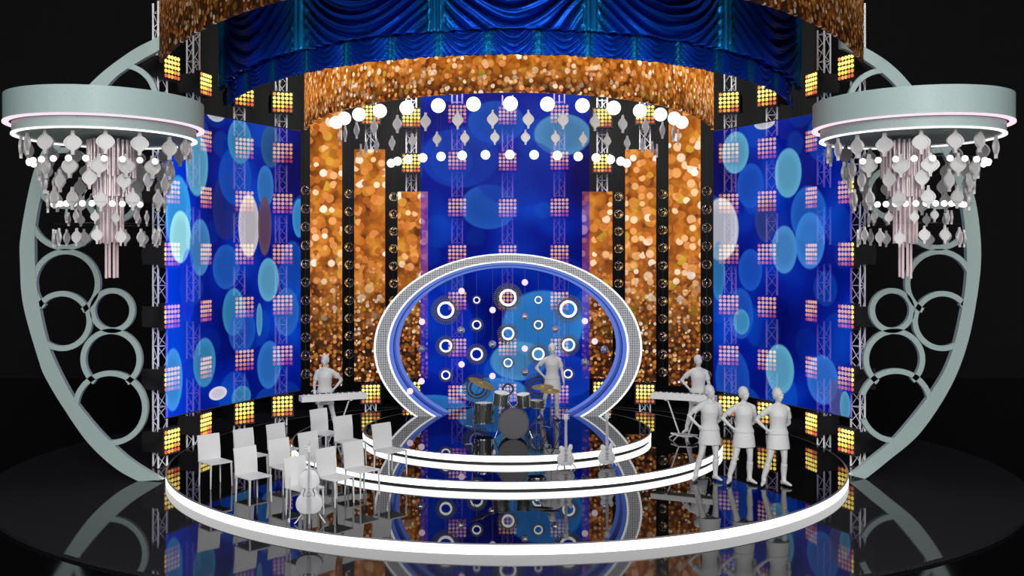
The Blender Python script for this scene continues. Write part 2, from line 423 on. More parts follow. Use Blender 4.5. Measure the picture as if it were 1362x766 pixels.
# ------------------------------------------------------------------ gold glitter columns
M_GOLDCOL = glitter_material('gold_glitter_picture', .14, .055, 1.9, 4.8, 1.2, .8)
cols = [(4.375, 24.6, .77, 8.2, 'outer'), (3.415, 25.4, .77, 7.0, 'middle'), (2.39, 26.1, .78, 5.98, 'inner')]
for sx, sn in ((-1, 'left'), (1, 'right')):
    for (x, y, w, zt, wn) in cols:
        k = MB(); k.box((0, 0, (zt - 1.15) / 2), (w, .06, zt - 1.15))
        ox = x * 3.7 * sx
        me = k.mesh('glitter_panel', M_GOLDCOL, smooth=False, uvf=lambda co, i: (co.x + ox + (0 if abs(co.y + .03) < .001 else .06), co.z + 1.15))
        lab = {'outer': 'tallest gold glitter panel, between the blue wall and a grey gap, %s of the portal', 'middle': 'mid-height gold glitter panel, second out from the portal on the %s',
               'inner': 'shortest gold glitter panel, touching the central blue screen on its %s side'}[wn] % sn
        t = thing('glitter_column', lab, 'panel', (sx * x, y, 1.15), -sx * .0)
        link('glitter_panel', me, t)
        MB().box((0, .06, (zt - 1.15) / 2), (w - .02, .05, zt - 1.15 - .02)).obj('back_frame', M_BLACK, t, smooth=False)

# ------------------------------------------------------------------ crystal ball strings
M_GLASS = principled('clear_glass', (1, .97, .94, 1), .03, trans=1., ior=1.42, spec=.8)
ballme = MB().sphere((0, 0, 0), .115, 24).mesh('crystal_ball', M_GLASS, angle=60)
def ball_string(px, Z, y0, dy, n, label):
    top = at(px, y0, Z)
    t = thing('crystal_ball_string', label, 'ball string', (top.x, Z, .4), 0, 'strings of crystal balls between the panels')
    MB().tube([(0, 0, top.z + (0) - .4 + 2.2), (0, 0, top.z - .4 - (n - 1) * dy - .12)], .005, 5).obj('wire', M_WIRE, t)
    for k in range(n): link('crystal_ball', ballme, t, (0, 0, top.z - .4 - k * dy))
for px, Z, n, y0, lab in [(406.5, 24.3, 11, 253, 'string of glass balls next to the left blue wall'), (464.5, 25.1, 11, 257.6, 'string of glass balls between the two widest left gold panels'),
                      (523.5, 25.8, 11, 261.7, 'string of glass balls beside the left short gold panel, partly behind the portal'),
                      (823, 25.8, 11, 261.7, 'string of glass balls beside the right short gold panel, partly behind the portal'), (881.7, 25.1, 11, 258.5, 'string of glass balls between the two widest right gold panels'),
                      (940, 24.3, 11, 254, 'string of glass balls next to the right blue wall')]:
    ball_string(px, Z, y0, .443, n, lab)

# ------------------------------------------------------------------ truss towers and lamps
def truss_meshes(H, side=.27):
    r = side / math.sqrt(3)
    c = [Vector((r * cos(a), r * sin(a), 0)) for a in (rad(90), rad(210), rad(330))]
    ch = [MB().tube([c[k], c[k] + Vector((0, 0, H))], .021, 8).mesh('chord', M_TRUSS) for k in range(3)]
    b = MB(); st = .31; n = int(H / st)
    for k in range(n + 1):
        z = min(k * st, H - .01)
        for j in range(3):
            p, q = c[j], c[(j + 1) % 3]
            if k % 2 == 0 or k == n: b.tube([p + Vector((0, 0, z)), q + Vector((0, 0, z))], .008, 5)
            if k < n:
                z2 = min(z + st, H - .01)
                if k % 2 == 0: b.tube([p + Vector((0, 0, z)), q + Vector((0, 0, z2))], .009, 5)
                else: b.tube([q + Vector((0, 0, z)), p + Vector((0, 0, z2))], .009, 5)
    br = b.mesh('bracing', M_TRUSS)
    bp = MB().prism([(.2 * cos(a), .2 * sin(a)) for a in (rad(90), rad(210), rad(330))], 0, .015, 'Z').mesh('base_plate', M_BLACK, smooth=False)
    return ch, br, bp
BULB = []
for nm, c, s in (('bulb_bright', srgb(255, 228, 120), 1.9), ('bulb_gold', srgb(255, 204, 84), 1.6), ('bulb_amber', srgb(255, 168, 92), 1.15), ('bulb_red', srgb(246, 120, 84), .85)):
    mt = emitter(nm + '_glow', c, s, False)
    BULB.append(MB().sphere((0, 0, 0), .041, 10, (1, .5, 1)).mesh(nm, mt, angle=60))
LW = .5
h = MB(); h.box((0, .065, 0), (LW + .03, .13, LW + .04)); ME_HOUS = h.mesh('housing', M_BLACK, smooth=False)
h = MB()
for s_ in (-1, 1): h.box((s_ * .24, .33, 0), (.02, .40, .42))
h.box((0, .54, 0), (.50, .02, .2)); ME_YOKE = h.mesh('yoke', M_BLACK, smooth=False)
def lamp_proto():
    t = thing('matrix_lamp', 'x', 'stage lamp')
    link('housing', ME_HOUS, t); link('yoke', ME_YOKE, t)
    for i in range(5):
        for j in range(5):
            k = {0: 0, 1: 0, 2: 0, 3: 1, 4: 2}[j]
            if (i, j) in ((2, 1), (3, 2)): k = 0
            if (i + j) % 5 == 0 and j < 3: k = 1
            if i == 0 and j in (0, 4): k = 2
            if j == 4 and i in (0, 3, 4): k = 3
            if j == 3 and i in (3, 4): k = 2
            link('bulb', BULB[k], t, ((i - 2) * .098, -.008, (2 - j) * .098))
    remember(t); return t
LP = lamp_proto(); lp_used = False
TOWERS = [  # px, depth, base z, yaw of lamps (deg towards the centre), top z, description
    (212, 20.6, 0, 70, 9.5, 'outermost tower at the left edge of the stage'), (257, 22.6, 0, 77, 9.4, 'second tower from the left'),
    (316, 23.5, S1, 44, 9.2, 'third tower from the left'), (373, 24.65, S1, 22, 9.2, 'fourth tower from the left'),
    (493, 26.8, S1, 8, 8.6, 'fifth tower from the left, behind the gold panels'), (547, 27.4, S1, 5, 8.6, 'tower just left of the central blue screen'),
    (608, 26.7, S2, 3, 8.6, 'leftmost tower behind the central screen'), (675, 27.0, S2, 0, 8.6, 'tower in the very middle, behind the central screen'),
    (744, 26.7, S2, -3, 8.6, 'rightmost tower behind the central screen'), (801, 27.4, S1, -5, 8.6, 'tower just right of the central blue screen'),
    (858, 26.8, S1, -8, 8.6, 'fifth tower from the right, behind the gold panels'), (972, 24.65, S1, -22, 9.2, 'fourth tower from the right'),
    (1029, 23.5, S1, -44, 9.2, 'third tower from the right'), (1096, 22.6, 0, -77, 9.4, 'second tower from the right'),
    (1142, 20.6, 0, -70, 9.5, 'outermost tower at the right edge of the stage')]
cache = {}
for (px, Z, zb, yaw, zt, desc) in TOWERS:
    H = round(zt - zb, 2)
    if H not in cache: cache[H] = truss_meshes(H)
    ch, br, bp = cache[H]
    x = CX + (px - PX) * Z / F
    t = thing('truss_tower', 'slim three-chord aluminium truss, ' + desc, 'truss', (x, Z, zb), rad(yaw) , 'aluminium truss towers')
    for c in ch: link('chord', c, t)
    link('bracing', br, t); link('base_plate', bp, t)
    ya = rad(yaw); n = Vector((sin(ya), -cos(ya), 0))
    for k in range(7):
        z = CZ + (k - 3) * 1.2235 * (1.035 if abs(yaw) >= 70 else 1)
        p = Vector((x, Z, z)) + n * .31
        lab = 'square lamp of 25 amber bulbs, %s, on the %s' % (['lowest', 'second from the bottom', 'third from the bottom', 'middle one of seven', 'third from the top', 'second from the top', 'topmost'][k], desc)
        lab = ' '.join(lab.split()[:24])
        lab = '%s 25-bulb amber lamp on the %s' % (['lowest', 'sixth-highest', 'fifth-highest', 'fourth-highest', 'third-highest', 'second-highest', 'topmost'][k], desc)
        if not lp_used:
            LP.location = p; LP.rotation_euler = (0, 0, ya); LP['label'] = lab; LP['group'] = 'amber matrix lamps on the truss towers'; lp_used = True
        else: dup(LP, p, ya, lab, 'amber matrix lamps on the truss towers')

# ------------------------------------------------------------------ oval portal
PC = Vector((.06, 24.07, 2.115))
def arc(a, b, y, n=96, z0=S3 + .002):
    s = (z0 - PC.z) / b
    th = math.asin(max(-1, s)); return [Vector((PC.x + a * cos(t), y, PC.z + b * sin(t))) for t in [th + (PI - 2 * th) * k / (n - 1) for k in range(n)]]
def band(a0, b0, a1, b1, y0, y1):
    mb = MB(); mb.solid_strip(arc(a0, b0, y0), arc(a1, b1, y0), arc(a1, b1, y1), arc(a0, b0, y1)); return mb
def weave():
    m, nt, out = new_mat('black_white_mesh_weave'); g = G(nt)
    tc = g.n('ShaderNodeTexCoord'); mp = g.n('ShaderNodeMapping'); mp.inputs['Rotation'].default_value = (0, rad(45), 0)
    nt.links.new(tc.outputs['Object'], mp.inputs[0])
    ck = g.n('ShaderNodeTexChecker'); ck.inputs['Scale'].default_value = 34
    nt.links.new(mp.outputs[0], ck.inputs[0])
    p = g.n('ShaderNodeBsdfPrincipled'); g.put(p.inputs['Base Color'], g.mix(ck.outputs['Fac'], srgb(16, 18, 20), srgb(225, 228, 232)))
    p.inputs['Roughness'].default_value = .4
    nt.links.new(p.outputs[0], out.inputs[0]); return m
M_WEAVE = weave()
M_LAV = emitter('lavender_rim_reflection', srgb(112, 142, 240), .75)  # glow stands in for the LED rim reflected along the portal's inner lips
M_TUN = principled('deep_blue_gloss', srgb(10, 44, 160), .16, metal=.55, noise_amt=.08)
t = thing('oval_portal', 'large oval portal with a woven black and white rim edged in white light', 'portal')
band(3.16, 2.232, 2.89, 2.078, 24.07, 24.2).obj('woven_rim', M_WEAVE, t)
band(3.206, 2.263, 3.16, 2.232, 24.06, 24.2).obj('light_strip', M_WHITE_RING, t)
band(2.89, 2.078, 2.845, 2.048, 24.06, 24.2).obj('light_strip', M_WHITE_RING, t)
band(2.85, 2.05, 2.76, 1.985, 24.1, 24.22).obj('rim_reflection_strip', M_LAV, t)
band(2.80, 2.02, 2.74, 1.97, 24.22, 24.7).obj('reveal', M_TUN, t)
band(2.74, 1.97, 2.66, 1.915, 24.68, 24.76).obj('rim_reflection_strip', M_LAV, t)
band(3.15, 2.2, 2.8, 2.02, 24.2, 24.72).obj('back_shell', M_BLACK, t)

# ------------------------------------------------------------------ discs and balls hanging inside the portal
ZD = 24.45
def tunnel_z(x):
    k = 1 - ((x - PC.x) / 2.74) ** 2
    return PC.z + 1.97 * math.sqrt(max(k, 0.02))
M_GEAR = principled('charcoal_teeth', srgb(74, 76, 62), .5, noise_amt=.08)
M_GEARD = principled('near_black_disc', srgb(26, 28, 34), .5, noise_amt=.08)
M_RINGOFF = principled('unlit_dark_ring', srgb(20, 24, 60), .3)
ITEMS = []
def wire(px, py, t, c, up):
    """thin wire from the top of a hanging item to the item above it, or to the portal"""
    above = [(q[1] + q[2]) for q in ITEMS if abs(q[0] - px) < 3 and q[1] < py - 1]
    tz = tunnel_z(c.x) - c.z - .03
    if above: tz = min(tz, at(px, max(above), c.y).z - c.z)
    if tz > up + .01: MB().tube([(0, 0, up), (0, 0, tz)], .0035, 5).obj('wire', M_WIRE, t)
def toothed(R, ri):
    n = max(20, int(R * 2 * PI / .05)); mb = MB()
    rin = R * .72
    for k in range(n):
        a = 2 * PI * k / n; w = 2 * PI / n * .2
        p = [(rin * cos(a - w), rin * sin(a - w)), (R * cos(a - w), R * sin(a - w)), (R * cos(a + w), R * sin(a + w)), (rin * cos(a + w), rin * sin(a + w))]
        mb.prism(p, -.02, .02, 'Y')
    rot = Matrix.Rotation(PI / 2, 3, 'X')
    mb.lathe([(rin - .012, -.02), (rin + .004, -.02), (rin + .004, .02), (rin - .012, .02)], 48, closed=True, M=rot)
    return mb
def gear(px, py, Rp, rp, lit, label, group):
    s = ZD / F; c = at(px, py, ZD); R, r = Rp * s, rp * s
    t = thing('hanging_ring_light', label, 'ring light', c, 0, group)
    toothed(R, r).obj('toothed_rim', M_GEAR if lit else M_GEARD, t)
    MB().lathe([(R * .64, -.02), (R * .72, -.02), (R * .72, .01), (R * .64, .01)], 48, closed=True, M=Matrix.Rotation(PI / 2, 3, 'X')).obj('inner_band', M_GEARD, t)
    rot = Matrix.Rotation(PI / 2, 3, 'X'); w = max(.024, r * .27)
    MB().lathe([(r - w, -.025), (r, -.025), (r, .025), (r - w, .025)], 48, closed=True, M=rot).obj('glowing_ring' if lit else 'unlit_ring', M_WHITE_RING if lit else M_RINGOFF, t)
    sp = MB()
    for a in range(3):
        an = rad(90 + 120 * a); sp.box(((R * .78 + r) / 2 * cos(an), 0, (R * .78 + r) / 2 * sin(an)), (.012, .012, .012))
        sp.tube([(r * .95 * cos(an), 0, r * .95 * sin(an)), (R * .8 * cos(an), 0, R * .8 * sin(an))], .006, 5)
    sp.obj('spokes', M_GEARD, t)
    wire(px, py, t, c, R * .97)
gears = [(592.9, 412.3, 19.7, 11.3, 1, 'largest toothed ring light at the upper left inside the portal'), (634, 399, 6.3, 4.4, 1, 'small ring light at the top left, between two large toothed rings'),
         (675.7, 395.8, 19.6, 11.4, 1, 'large toothed ring light at the top middle of the portal'), (634, 431.9, 9.4, 6, 1, 'medium-small ring light under the small top left one'),
         (675.7, 443.6, 14.5, 8.4, 1, 'medium toothed ring light under the large top middle one'), (593, 460, 14, 8.4, 1, 'medium toothed ring light under the largest at the left'),
         (634, 471, 14, 8.4, 1, 'medium toothed ring light left of centre, above the crash cymbal'), (675.7, 482.3, 9.2, 6, 1, 'small ring light on the middle column above the drums'),
         (593, 498.7, 9.6, 6, 1, 'lowest ring light at the left side of the portal'), (634.5, 516, 19.4, 10.6, 0, 'large dark toothed ring behind the floor tom'),
         (716, 398.8, 6.8, 5, 1, 'small ring light at the top right of the portal'), (716, 431.9, 9.4, 6, 1, 'medium-small ring light under the small top right one'),
         (756, 411, 19.5, 11.4, 1, 'large toothed ring light at the upper right inside the portal'), (756.4, 458.6, 14.7, 8.5, 1, 'medium toothed ring light at the right, beside the standing drummer'),
         (716, 470.8, 14.4, 8.3, 1, 'medium toothed ring light partly behind the drummer\'s head'), (755.5, 497, 9, 6, 1, 'lowest ring light at the right side of the portal'),
         (716, 515, 19.4, 10.6, 0, 'large dark toothed ring behind the right cymbals'), (675.7, 517.3, 8.4, 7.4, 0, 'small dark unlit ring between the two rack toms')]
pk = [(613.9, 387, 'pink glowing ball at the top left inside the portal'), (655.2, 412.3, 'pink glowing ball between the left and middle top rings'), (561.2, 427.9, 'pink glowing ball at the far left inner edge, upper'),
      (698.1, 375.5, 'highest pink glowing ball, just right of the middle'), (613.9, 484.6, 'pink glowing ball left, above the floor tom'), (655, 500, 'pink glowing ball above the left rack tom'), (698, 463.5, 'pink glowing ball left of the drummer\'s head'),
      (560.6, 507, 'pink glowing ball at the lower left inner edge'), (545.4, 520.2, 'lowest pink glowing ball, in front of the left rim'), (778, 427, 'pink glowing ball near the right large toothed ring'), (791, 454, 'pink glowing ball at the far right, before the gold panel')]
mk = [(613.4, 439, 'mirror ball under the largest left toothed ring'), (698, 420.5, 'mirror ball right of the middle column, upper'), (655, 457.6, 'mirror ball between the left and middle medium rings'),
                    (698, 494.6, 'mirror ball left of the drummer\'s waist'), (738, 437.5, 'mirror ball under the right large toothed ring'), (778, 481.7, 'mirror ball right of the drummer'), (560, 464, 'mirror ball at the far left inner edge'), (818, 464.7, 'mirror ball at the far right inner edge')]
ITEMS += [(g_[0], g_[1], g_[2]) for g_ in gears]
ITEMS += [(q[0], q[1], 4.2) for q in pk] + [(q[0], q[1], 5.3) for q in mk]
for g_ in gears: gear(*g_, 'ring lights hanging inside the portal')
M_PINK = emitter('soft_pink_glow', srgb(255, 222, 246), 1.1)
M_MIRR = principled('mirror_ball_facets', (.95, .96, .98, 1), .22, metal=.9)
def mirror_mesh(r):
    bm = bmesh.new(); bmesh.ops.create_uvsphere(bm, u_segments=14, v_segments=9, radius=r)
    me = bpy.data.meshes.new('mirror_ball'); bm.to_mesh(me); bm.free(); me.materials.append(M_MIRR); return me
ME_MB = mirror_mesh(.095)
ME_PINK = MB().sphere((0, 0, 0), .077, 20).mesh('globe', M_PINK, angle=60)
for px, py, lab in pk:
    Zp = ZD if px > 548 else 24.0
    c = at(px, py, Zp); t = thing('hanging_pink_globe', lab, 'globe light', c, 0, 'pink glowing balls inside the portal')
    link('globe', ME_PINK, t); wire(px, py, t, c, .075)
for px, py, lab in mk:
    c = at(px, py, ZD); c.x = max(-2.1, min(2.4, c.x))
    t = thing('hanging_mirror_ball', lab, 'mirror ball', c, 0, 'mirror balls inside the portal')
    link('mirrored_globe', ME_MB, t); wire(px, py, t, c, .09)

# ------------------------------------------------------------------ upper rings
M_GOLDRING = glitter_material('gold_glitter_band', .075, .06, 7.2, 8.0, 1.25, .95)
M_GOLDRING2 = glitter_material('gold_glitter_band_outer', .07, .06, 8, 10, .42, .7)
RX0 = .08
def ring_fascia(label, a, b, c, tmax, z0, z1, mat):
    n = 140; T = [rad(-tmax + 2 * tmax * k / (n - 1)) for k in range(n)]
    P = lambda k, e, z: Vector((RX0 + (a + e) * sin(T[k]), c - (b + e) * cos(T[k]), z))
    s = [0]
    for k in range(1, n): s.append(s[-1] + (P(k, 0, 0) - P(k - 1, 0, 0)).length)
    t = thing('glitter_ring', label, 'ring')
    mb = MB(); mb.solid_strip([P(k, 0, z0) for k in range(n)], [P(k, 0, z1) for k in range(n)], [P(k, -.06, z1) for k in range(n)], [P(k, -.06, z0) for k in range(n)])
    mb.obj('glitter_band', mat, t, uvf=lambda co, i: (s[min(i // 4, n - 1)], co.z))
    return t
ring_fascia('inner curved gold glitter ring hanging below the blue swags', 5.28, 9.45, 27.55, 65, 7.27, 8.9, M_GOLDRING)
ring_fascia('outer dim gold glitter ring cut off by the top of the picture', 9.8, 23.0, 35.9, 42.5, 7.96, 10.6, M_GOLDRING2)

def satin(name, c1, c2):
    m, nt, out = new_mat(name); g = G(nt)
    uv = g.n('ShaderNodeUVMap'); uv.uv_map = 'UVMap'
    s = g.n('ShaderNodeSeparateXYZ'); nt.links.new(uv.outputs[0], s.inputs[0])
    mask = g.smooth(s.outputs[0], .66, .95)
    col = g.mix(mask, c1, c2)
    p = g.n('ShaderNodeBsdfPrincipled'); g.put(p.inputs['Base Color'], col)
    p.inputs['Roughness'].default_value = .36; p.inputs['Metallic'].default_value = .55
    p.inputs['Specular Tint'].default_value = srgb(60, 150, 255)
    nt.links.new(p.outputs[0], out.inputs[0]); return m
M_SATIN = satin('blue_satin', srgb(10, 60, 172), srgb(10, 92, 146))
def drape():
    a, b, c, tm = 7.0, 11.3, 27.5, 61.5
    t = thing('swagged_curtain', 'deep blue satin curtain gathered in swags around the curved header', 'curtain')
    def grid(name, z0, z1, dz, w, A, wl, amp, eoff):
        nx = 640; nz = int((z1 - z0) / dz) + 1
        mb = MB(); vs = []; uvs = []
        for i in range(nx):
            th = rad(-tm + 2 * tm * i / (nx - 1)); x = RX0 + a * sin(th); y = c - b * cos(th)
            nrm = Vector((sin(th) / a, -cos(th) / b, 0)).normalized()
            cell = math.floor((x - RX0) / w + .5); q = ((x - RX0) / w + .5 - math.floor((x - RX0) / w + .5)) * 2 - 1
            rnd = noise.noise(Vector((cell * 3.7, w, 0)))
            for j in range(nz):
                z = z0 + dz * j; v = z - z0
                warp = .35 * wl * noise.noise(Vector((x * 1.3, z * 1.1, 3 + w))) + .8 * wl * noise.noise(Vector((cell * 9.1, z * .9, 1)))
                zz = v - A * (abs(q) ** 1.7) + warp * 1.6
                lam = wl * (1 + .25 * noise.noise(Vector((cell * 2.2, zz * 2, 7))))
                f = 1 - (1 - abs(sin(PI * zz / lam))) ** 1.6
                f2 = abs(sin(PI * zz / (wl * .37) + q * 3)) ** .8
                edge = min(1, max(0, (abs(q) - .84) / .1))
                sw = (1 - edge) * (amp * f * (.55 + .45 * (1 - q * q)) + amp * .22 * f2)
                pl = edge * (amp * .55 * abs(sin(x * PI / (.05 + .02 * w))) + amp * .5)
                d = sw + pl + eoff
                if v < .03 : d += .02
                vs.append(Vector((x, y, z)) + nrm * d); uvs.append((abs(q), z))
        fs = [(i * nz + j, (i + 1) * nz + j, (i + 1) * nz + j + 1, i * nz + j + 1) for i in range(nx - 1) for j in range(nz - 1)]
        mb.add(vs, fs)
        o = mb.obj(name, M_SATIN, t, uvf=lambda co, i: uvs[i], angle=180, recalc=False)
        sm = o.modifiers.new('thickness', 'SOLIDIFY'); sm.thickness = .02; sm.offset = -1
    grid('upper_swags', 7.93, 10.2, .018, 2.4, .95, .23, .23, .02)
    grid('lower_swags', 7.56, 8.02, .009, .8, .34, .10, .085, -.02)
drape()

# ------------------------------------------------------------------ hanging globes and pendants under the inner ring
def ogee(hh, ww, th=.035, nn=36, rnd=.4):
    O = []
    def fw(t):
        s = abs(2 * t - 1); body = math.sqrt(max(0, 1 - (s / .60) ** 2)); fl = ((1 + cos(PI * min(1, s / .86))) / 2)
        return ww * .5 * (.17 + .83 * (rnd * body + (1 - rnd) * fl))
    for k in range(nn + 1):
        t_ = k / nn; O.append((fw(t_), (t_ - .5) * hh))
    poly = O + [(-x, z) for x, z in O[::-1]]
    I = [(x * .78, z * .9) for x, z in poly]
    n = len(poly); mb = MB(); d = th / 2
    vs = []
    for s in (-1, 1):
        vs += [(x, s * d, z) for x, z in poly]; vs += [(x, s * d, z) for x, z in I]; vs += [(x, s * d * .55, z) for x, z in [(x * .95, z * .97) for x, z in I]]
    fs = []
    for s in (0, 1):
        o = s * 3 * n
        for k in range(n):
            k2 = (k + 1) % n
            q1 = (o + k, o + k2, o + n + k2, o + n + k); q2 = (o + n + k, o + n + k2, o + 2 * n + k2, o + 2 * n + k)
            fs += [q1, q2]
        # inner face as quads between mirrored outline points
        half = n // 2
        for k in range(half - 1):
            fs.append((o + 2 * n + k, o + 2 * n + k + 1, o + 2 * n + n - 2 - k, o + 2 * n + n - 1 - k))
    for k in range(n):
        k2 = (k + 1) % n; fs.append((k, k2, 3 * n + k2, 3 * n + k))
    mb.add(vs, fs); return mb
CXR = .06; CYR = 22.6
me_big = MB().sphere((0, 0, 0), .136, 28).mesh('globe', M_WHITE_BALL, angle=60)
me_small = MB().sphere((0, 0, 0), .093, 24).mesh('globe', M_WHITE_BALL, angle=60)
M_DROPL = principled('light_grey_pendant', srgb(206, 204, 204), .35, noise_amt=.03)
me_d1 = ogee(.35, .215, rnd=.2).mesh('pendant', M_DROPL, angle=30)
me_d2 = ogee(.29, .18, rnd=.2).mesh('pendant', M_DROPL, angle=30)
def garland(name, cat, me, R, z, n, step, label, grp, part):
    for k in range(n):
        th = (k - (n - 1) / 2) * step
        p = (CXR + R * sin(th), CYR - R * cos(th), z)
        if k < n / 2: pos = '%s from the left' % ORD[k]
        else: pos = '%s from the right' % ORD[n - 1 - k]
        t = thing(name, label % pos, cat, p, th, grp)
        link(part, me, t); hh = .136 if me == me_big else .09 if me == me_small else (.17 if me == me_d1 else .14)
        MB().tube([(0, 0, hh), (0, 0, 7.6 - z)], .0015, 4).obj('wire', M_WIRE, t)
garland('hanging_globe', 'globe light', me_big, 3.86, 7.16, 15, rad(10.3), 'large white glowing globe, %s in the upper arc', 'large white globes under the gold ring', 'globe')
garland('hanging_globe', 'globe light', me_small, 2.67, 6.33, 15, rad(10.4), 'small white glowing globe, %s in the lowest arc', 'small white globes of the lowest arc', 'globe')
garland('hanging_pendant', 'pendant', me_d1, 3.75, 6.885, 16, rad(10.2), 'larger pale grey onion-shaped pendant, %s in the upper pendant row', 'larger pendants under the globes', 'pendant')
garland('hanging_pendant', 'pendant', me_d2, 3.3, 6.6, 16, rad(10.2), 'smaller pale grey onion-shaped pendant, %s in the lower pendant row', 'smaller pendants above the small globes', 'pendant')

# ------------------------------------------------------------------ chandeliers
M_PINKRING = emitter('pink_neon', srgb(255, 205, 220), 1.35)
M_WHITERING = emitter('white_neon', srgb(255, 248, 250), 1.6)
M_CRYST = principled('rosy_crystal', srgb(244, 220, 224), .12, trans=.4, ior=1.35, spec=.8)
M_BULBW = emitter('white_bulb_light', (1, .98, .96, 1), 2.2, False)
me_bw = MB().sphere((0, 0, 0), .048, 14).mesh('bulb', M_BULBW, angle=60)
DR = [ogee(.36, .27, .04).mesh('pendant', M_DROP, angle=30), ogee(.35, .215, .035).mesh('pendant', M_DROP, angle=30), ogee(.22, .135, .03).mesh('pendant', M_DROP, angle=30), ogee(.28, .17, .03).mesh('pendant', M_DROP, angle=30)]
def tubes_mesh(h): return MB().tube([(0, 0, 0), (0, 0, -h)], .022, 8).mesh('crystal_tube', M_CRYST)
def chandelier(x, y, label, ph):
    s = -1 if x < 0 else 1
    t = thing('chandelier', label, 'chandelier', (x, y, 6.40), 0)
    OV = Matrix.Translation((s * .07, 0, 0)) ; OV = Matrix.Diagonal((1, 1.14, 1))
    q = lambda pr, nm, mt, closed=True: MB().lathe(pr, 120, closed=closed, M=OV).obj(nm, mt, t, angle=30)
    q([(1.42, 0), (1.48, 0), (1.48, .42), (1.42, .42)], 'drum_band', M_DRUMBAND)
    q([(.001, .38), (1.43, .38), (1.43, .41), (.001, .41)], 'top_plate', M_ORN)
    q([(1.40, -.012), (1.49, -.012), (1.49, .008), (1.40, .008)], 'pink_light_ring', M_PINKRING)
    q([(1.33, -.17), (1.36, -.17), (1.36, .05), (1.33, .05)], 'inner_band', M_DRUMBAND)
    q([(1.31, -.19), (1.375, -.19), (1.375, -.17), (1.31, -.17)], 'white_light_ring', M_WHITERING)
    q([(.001, -.16), (1.34, -.16), (1.34, -.13), (.001, -.13)], 'ceiling_plate', M_ORN)
    z0 = 6.46
    for (R, z, n, k, o) in [(1.26, 6.10, 16, 0, 0), (1.0, 5.78, 14, 0, .5), (.95, 5.56, 13, 1, .2), (.88, 5.28, 12, 1, .6), (.62, 5.00, 12, 2, .1), (.80, 4.69, 15, 3, .4)]:
        for i in range(n):
            a = 2 * PI * (i + o) / n + ph + random.uniform(-.05, .05)
            link('pendant', DR[k], t, (R * sin(a), -R * cos(a), z - z0 + random.uniform(-.03, .03)), (0, 0, a + random.uniform(-.25, .25)))
    for (R, z, n, spread, o) in [(1.15, 5.86, 13, 156, 20), (.80, 5.20, 12, 116, 0)]:
        for i in range(n):
            a = rad(-spread / 2 + spread * i / (n - 1) + o * s)
            link('bulb', me_bw, t, (R * sin(a), -R * cos(a), z - z0))
    for (R, z1, z2, n) in [(.36, 6.24, 5.66, 30), (.27, 6.2, 5.34, 24), (.17, 6.1, 4.60, 15), (.09, 6.0, 4.05, 8)]:
        me = tubes_mesh(z1 - z2)
        for i in range(n):
            a = 2 * PI * i / n; link('crystal_tube', me, t, (-s * .07 + R * sin(a), -R * cos(a), z1 - z0 + random.uniform(-.02, .02)))
    w = MB()
    for (R, z) in [(1.26, 6.06), (1.12, 5.70), (.8, 4.7), (.92, 5.02)]:
        w.lathe([(R - .002, z - z0 + .2), (R + .002, z - z0 + .2), (R + .002, z - z0 + .203), (R - .002, z - z0 + .203)], 60, closed=True)
    w.obj('wire_hoops', M_WIRE, t)
chandelier(-6.47, 16.25, 'left chandelier, a wide grey drum with grey pendants and a rosy crystal column', 0)
chandelier(6.47, 16.25, 'right chandelier, a wide grey drum with grey pendants and a rosy crystal column', .15)

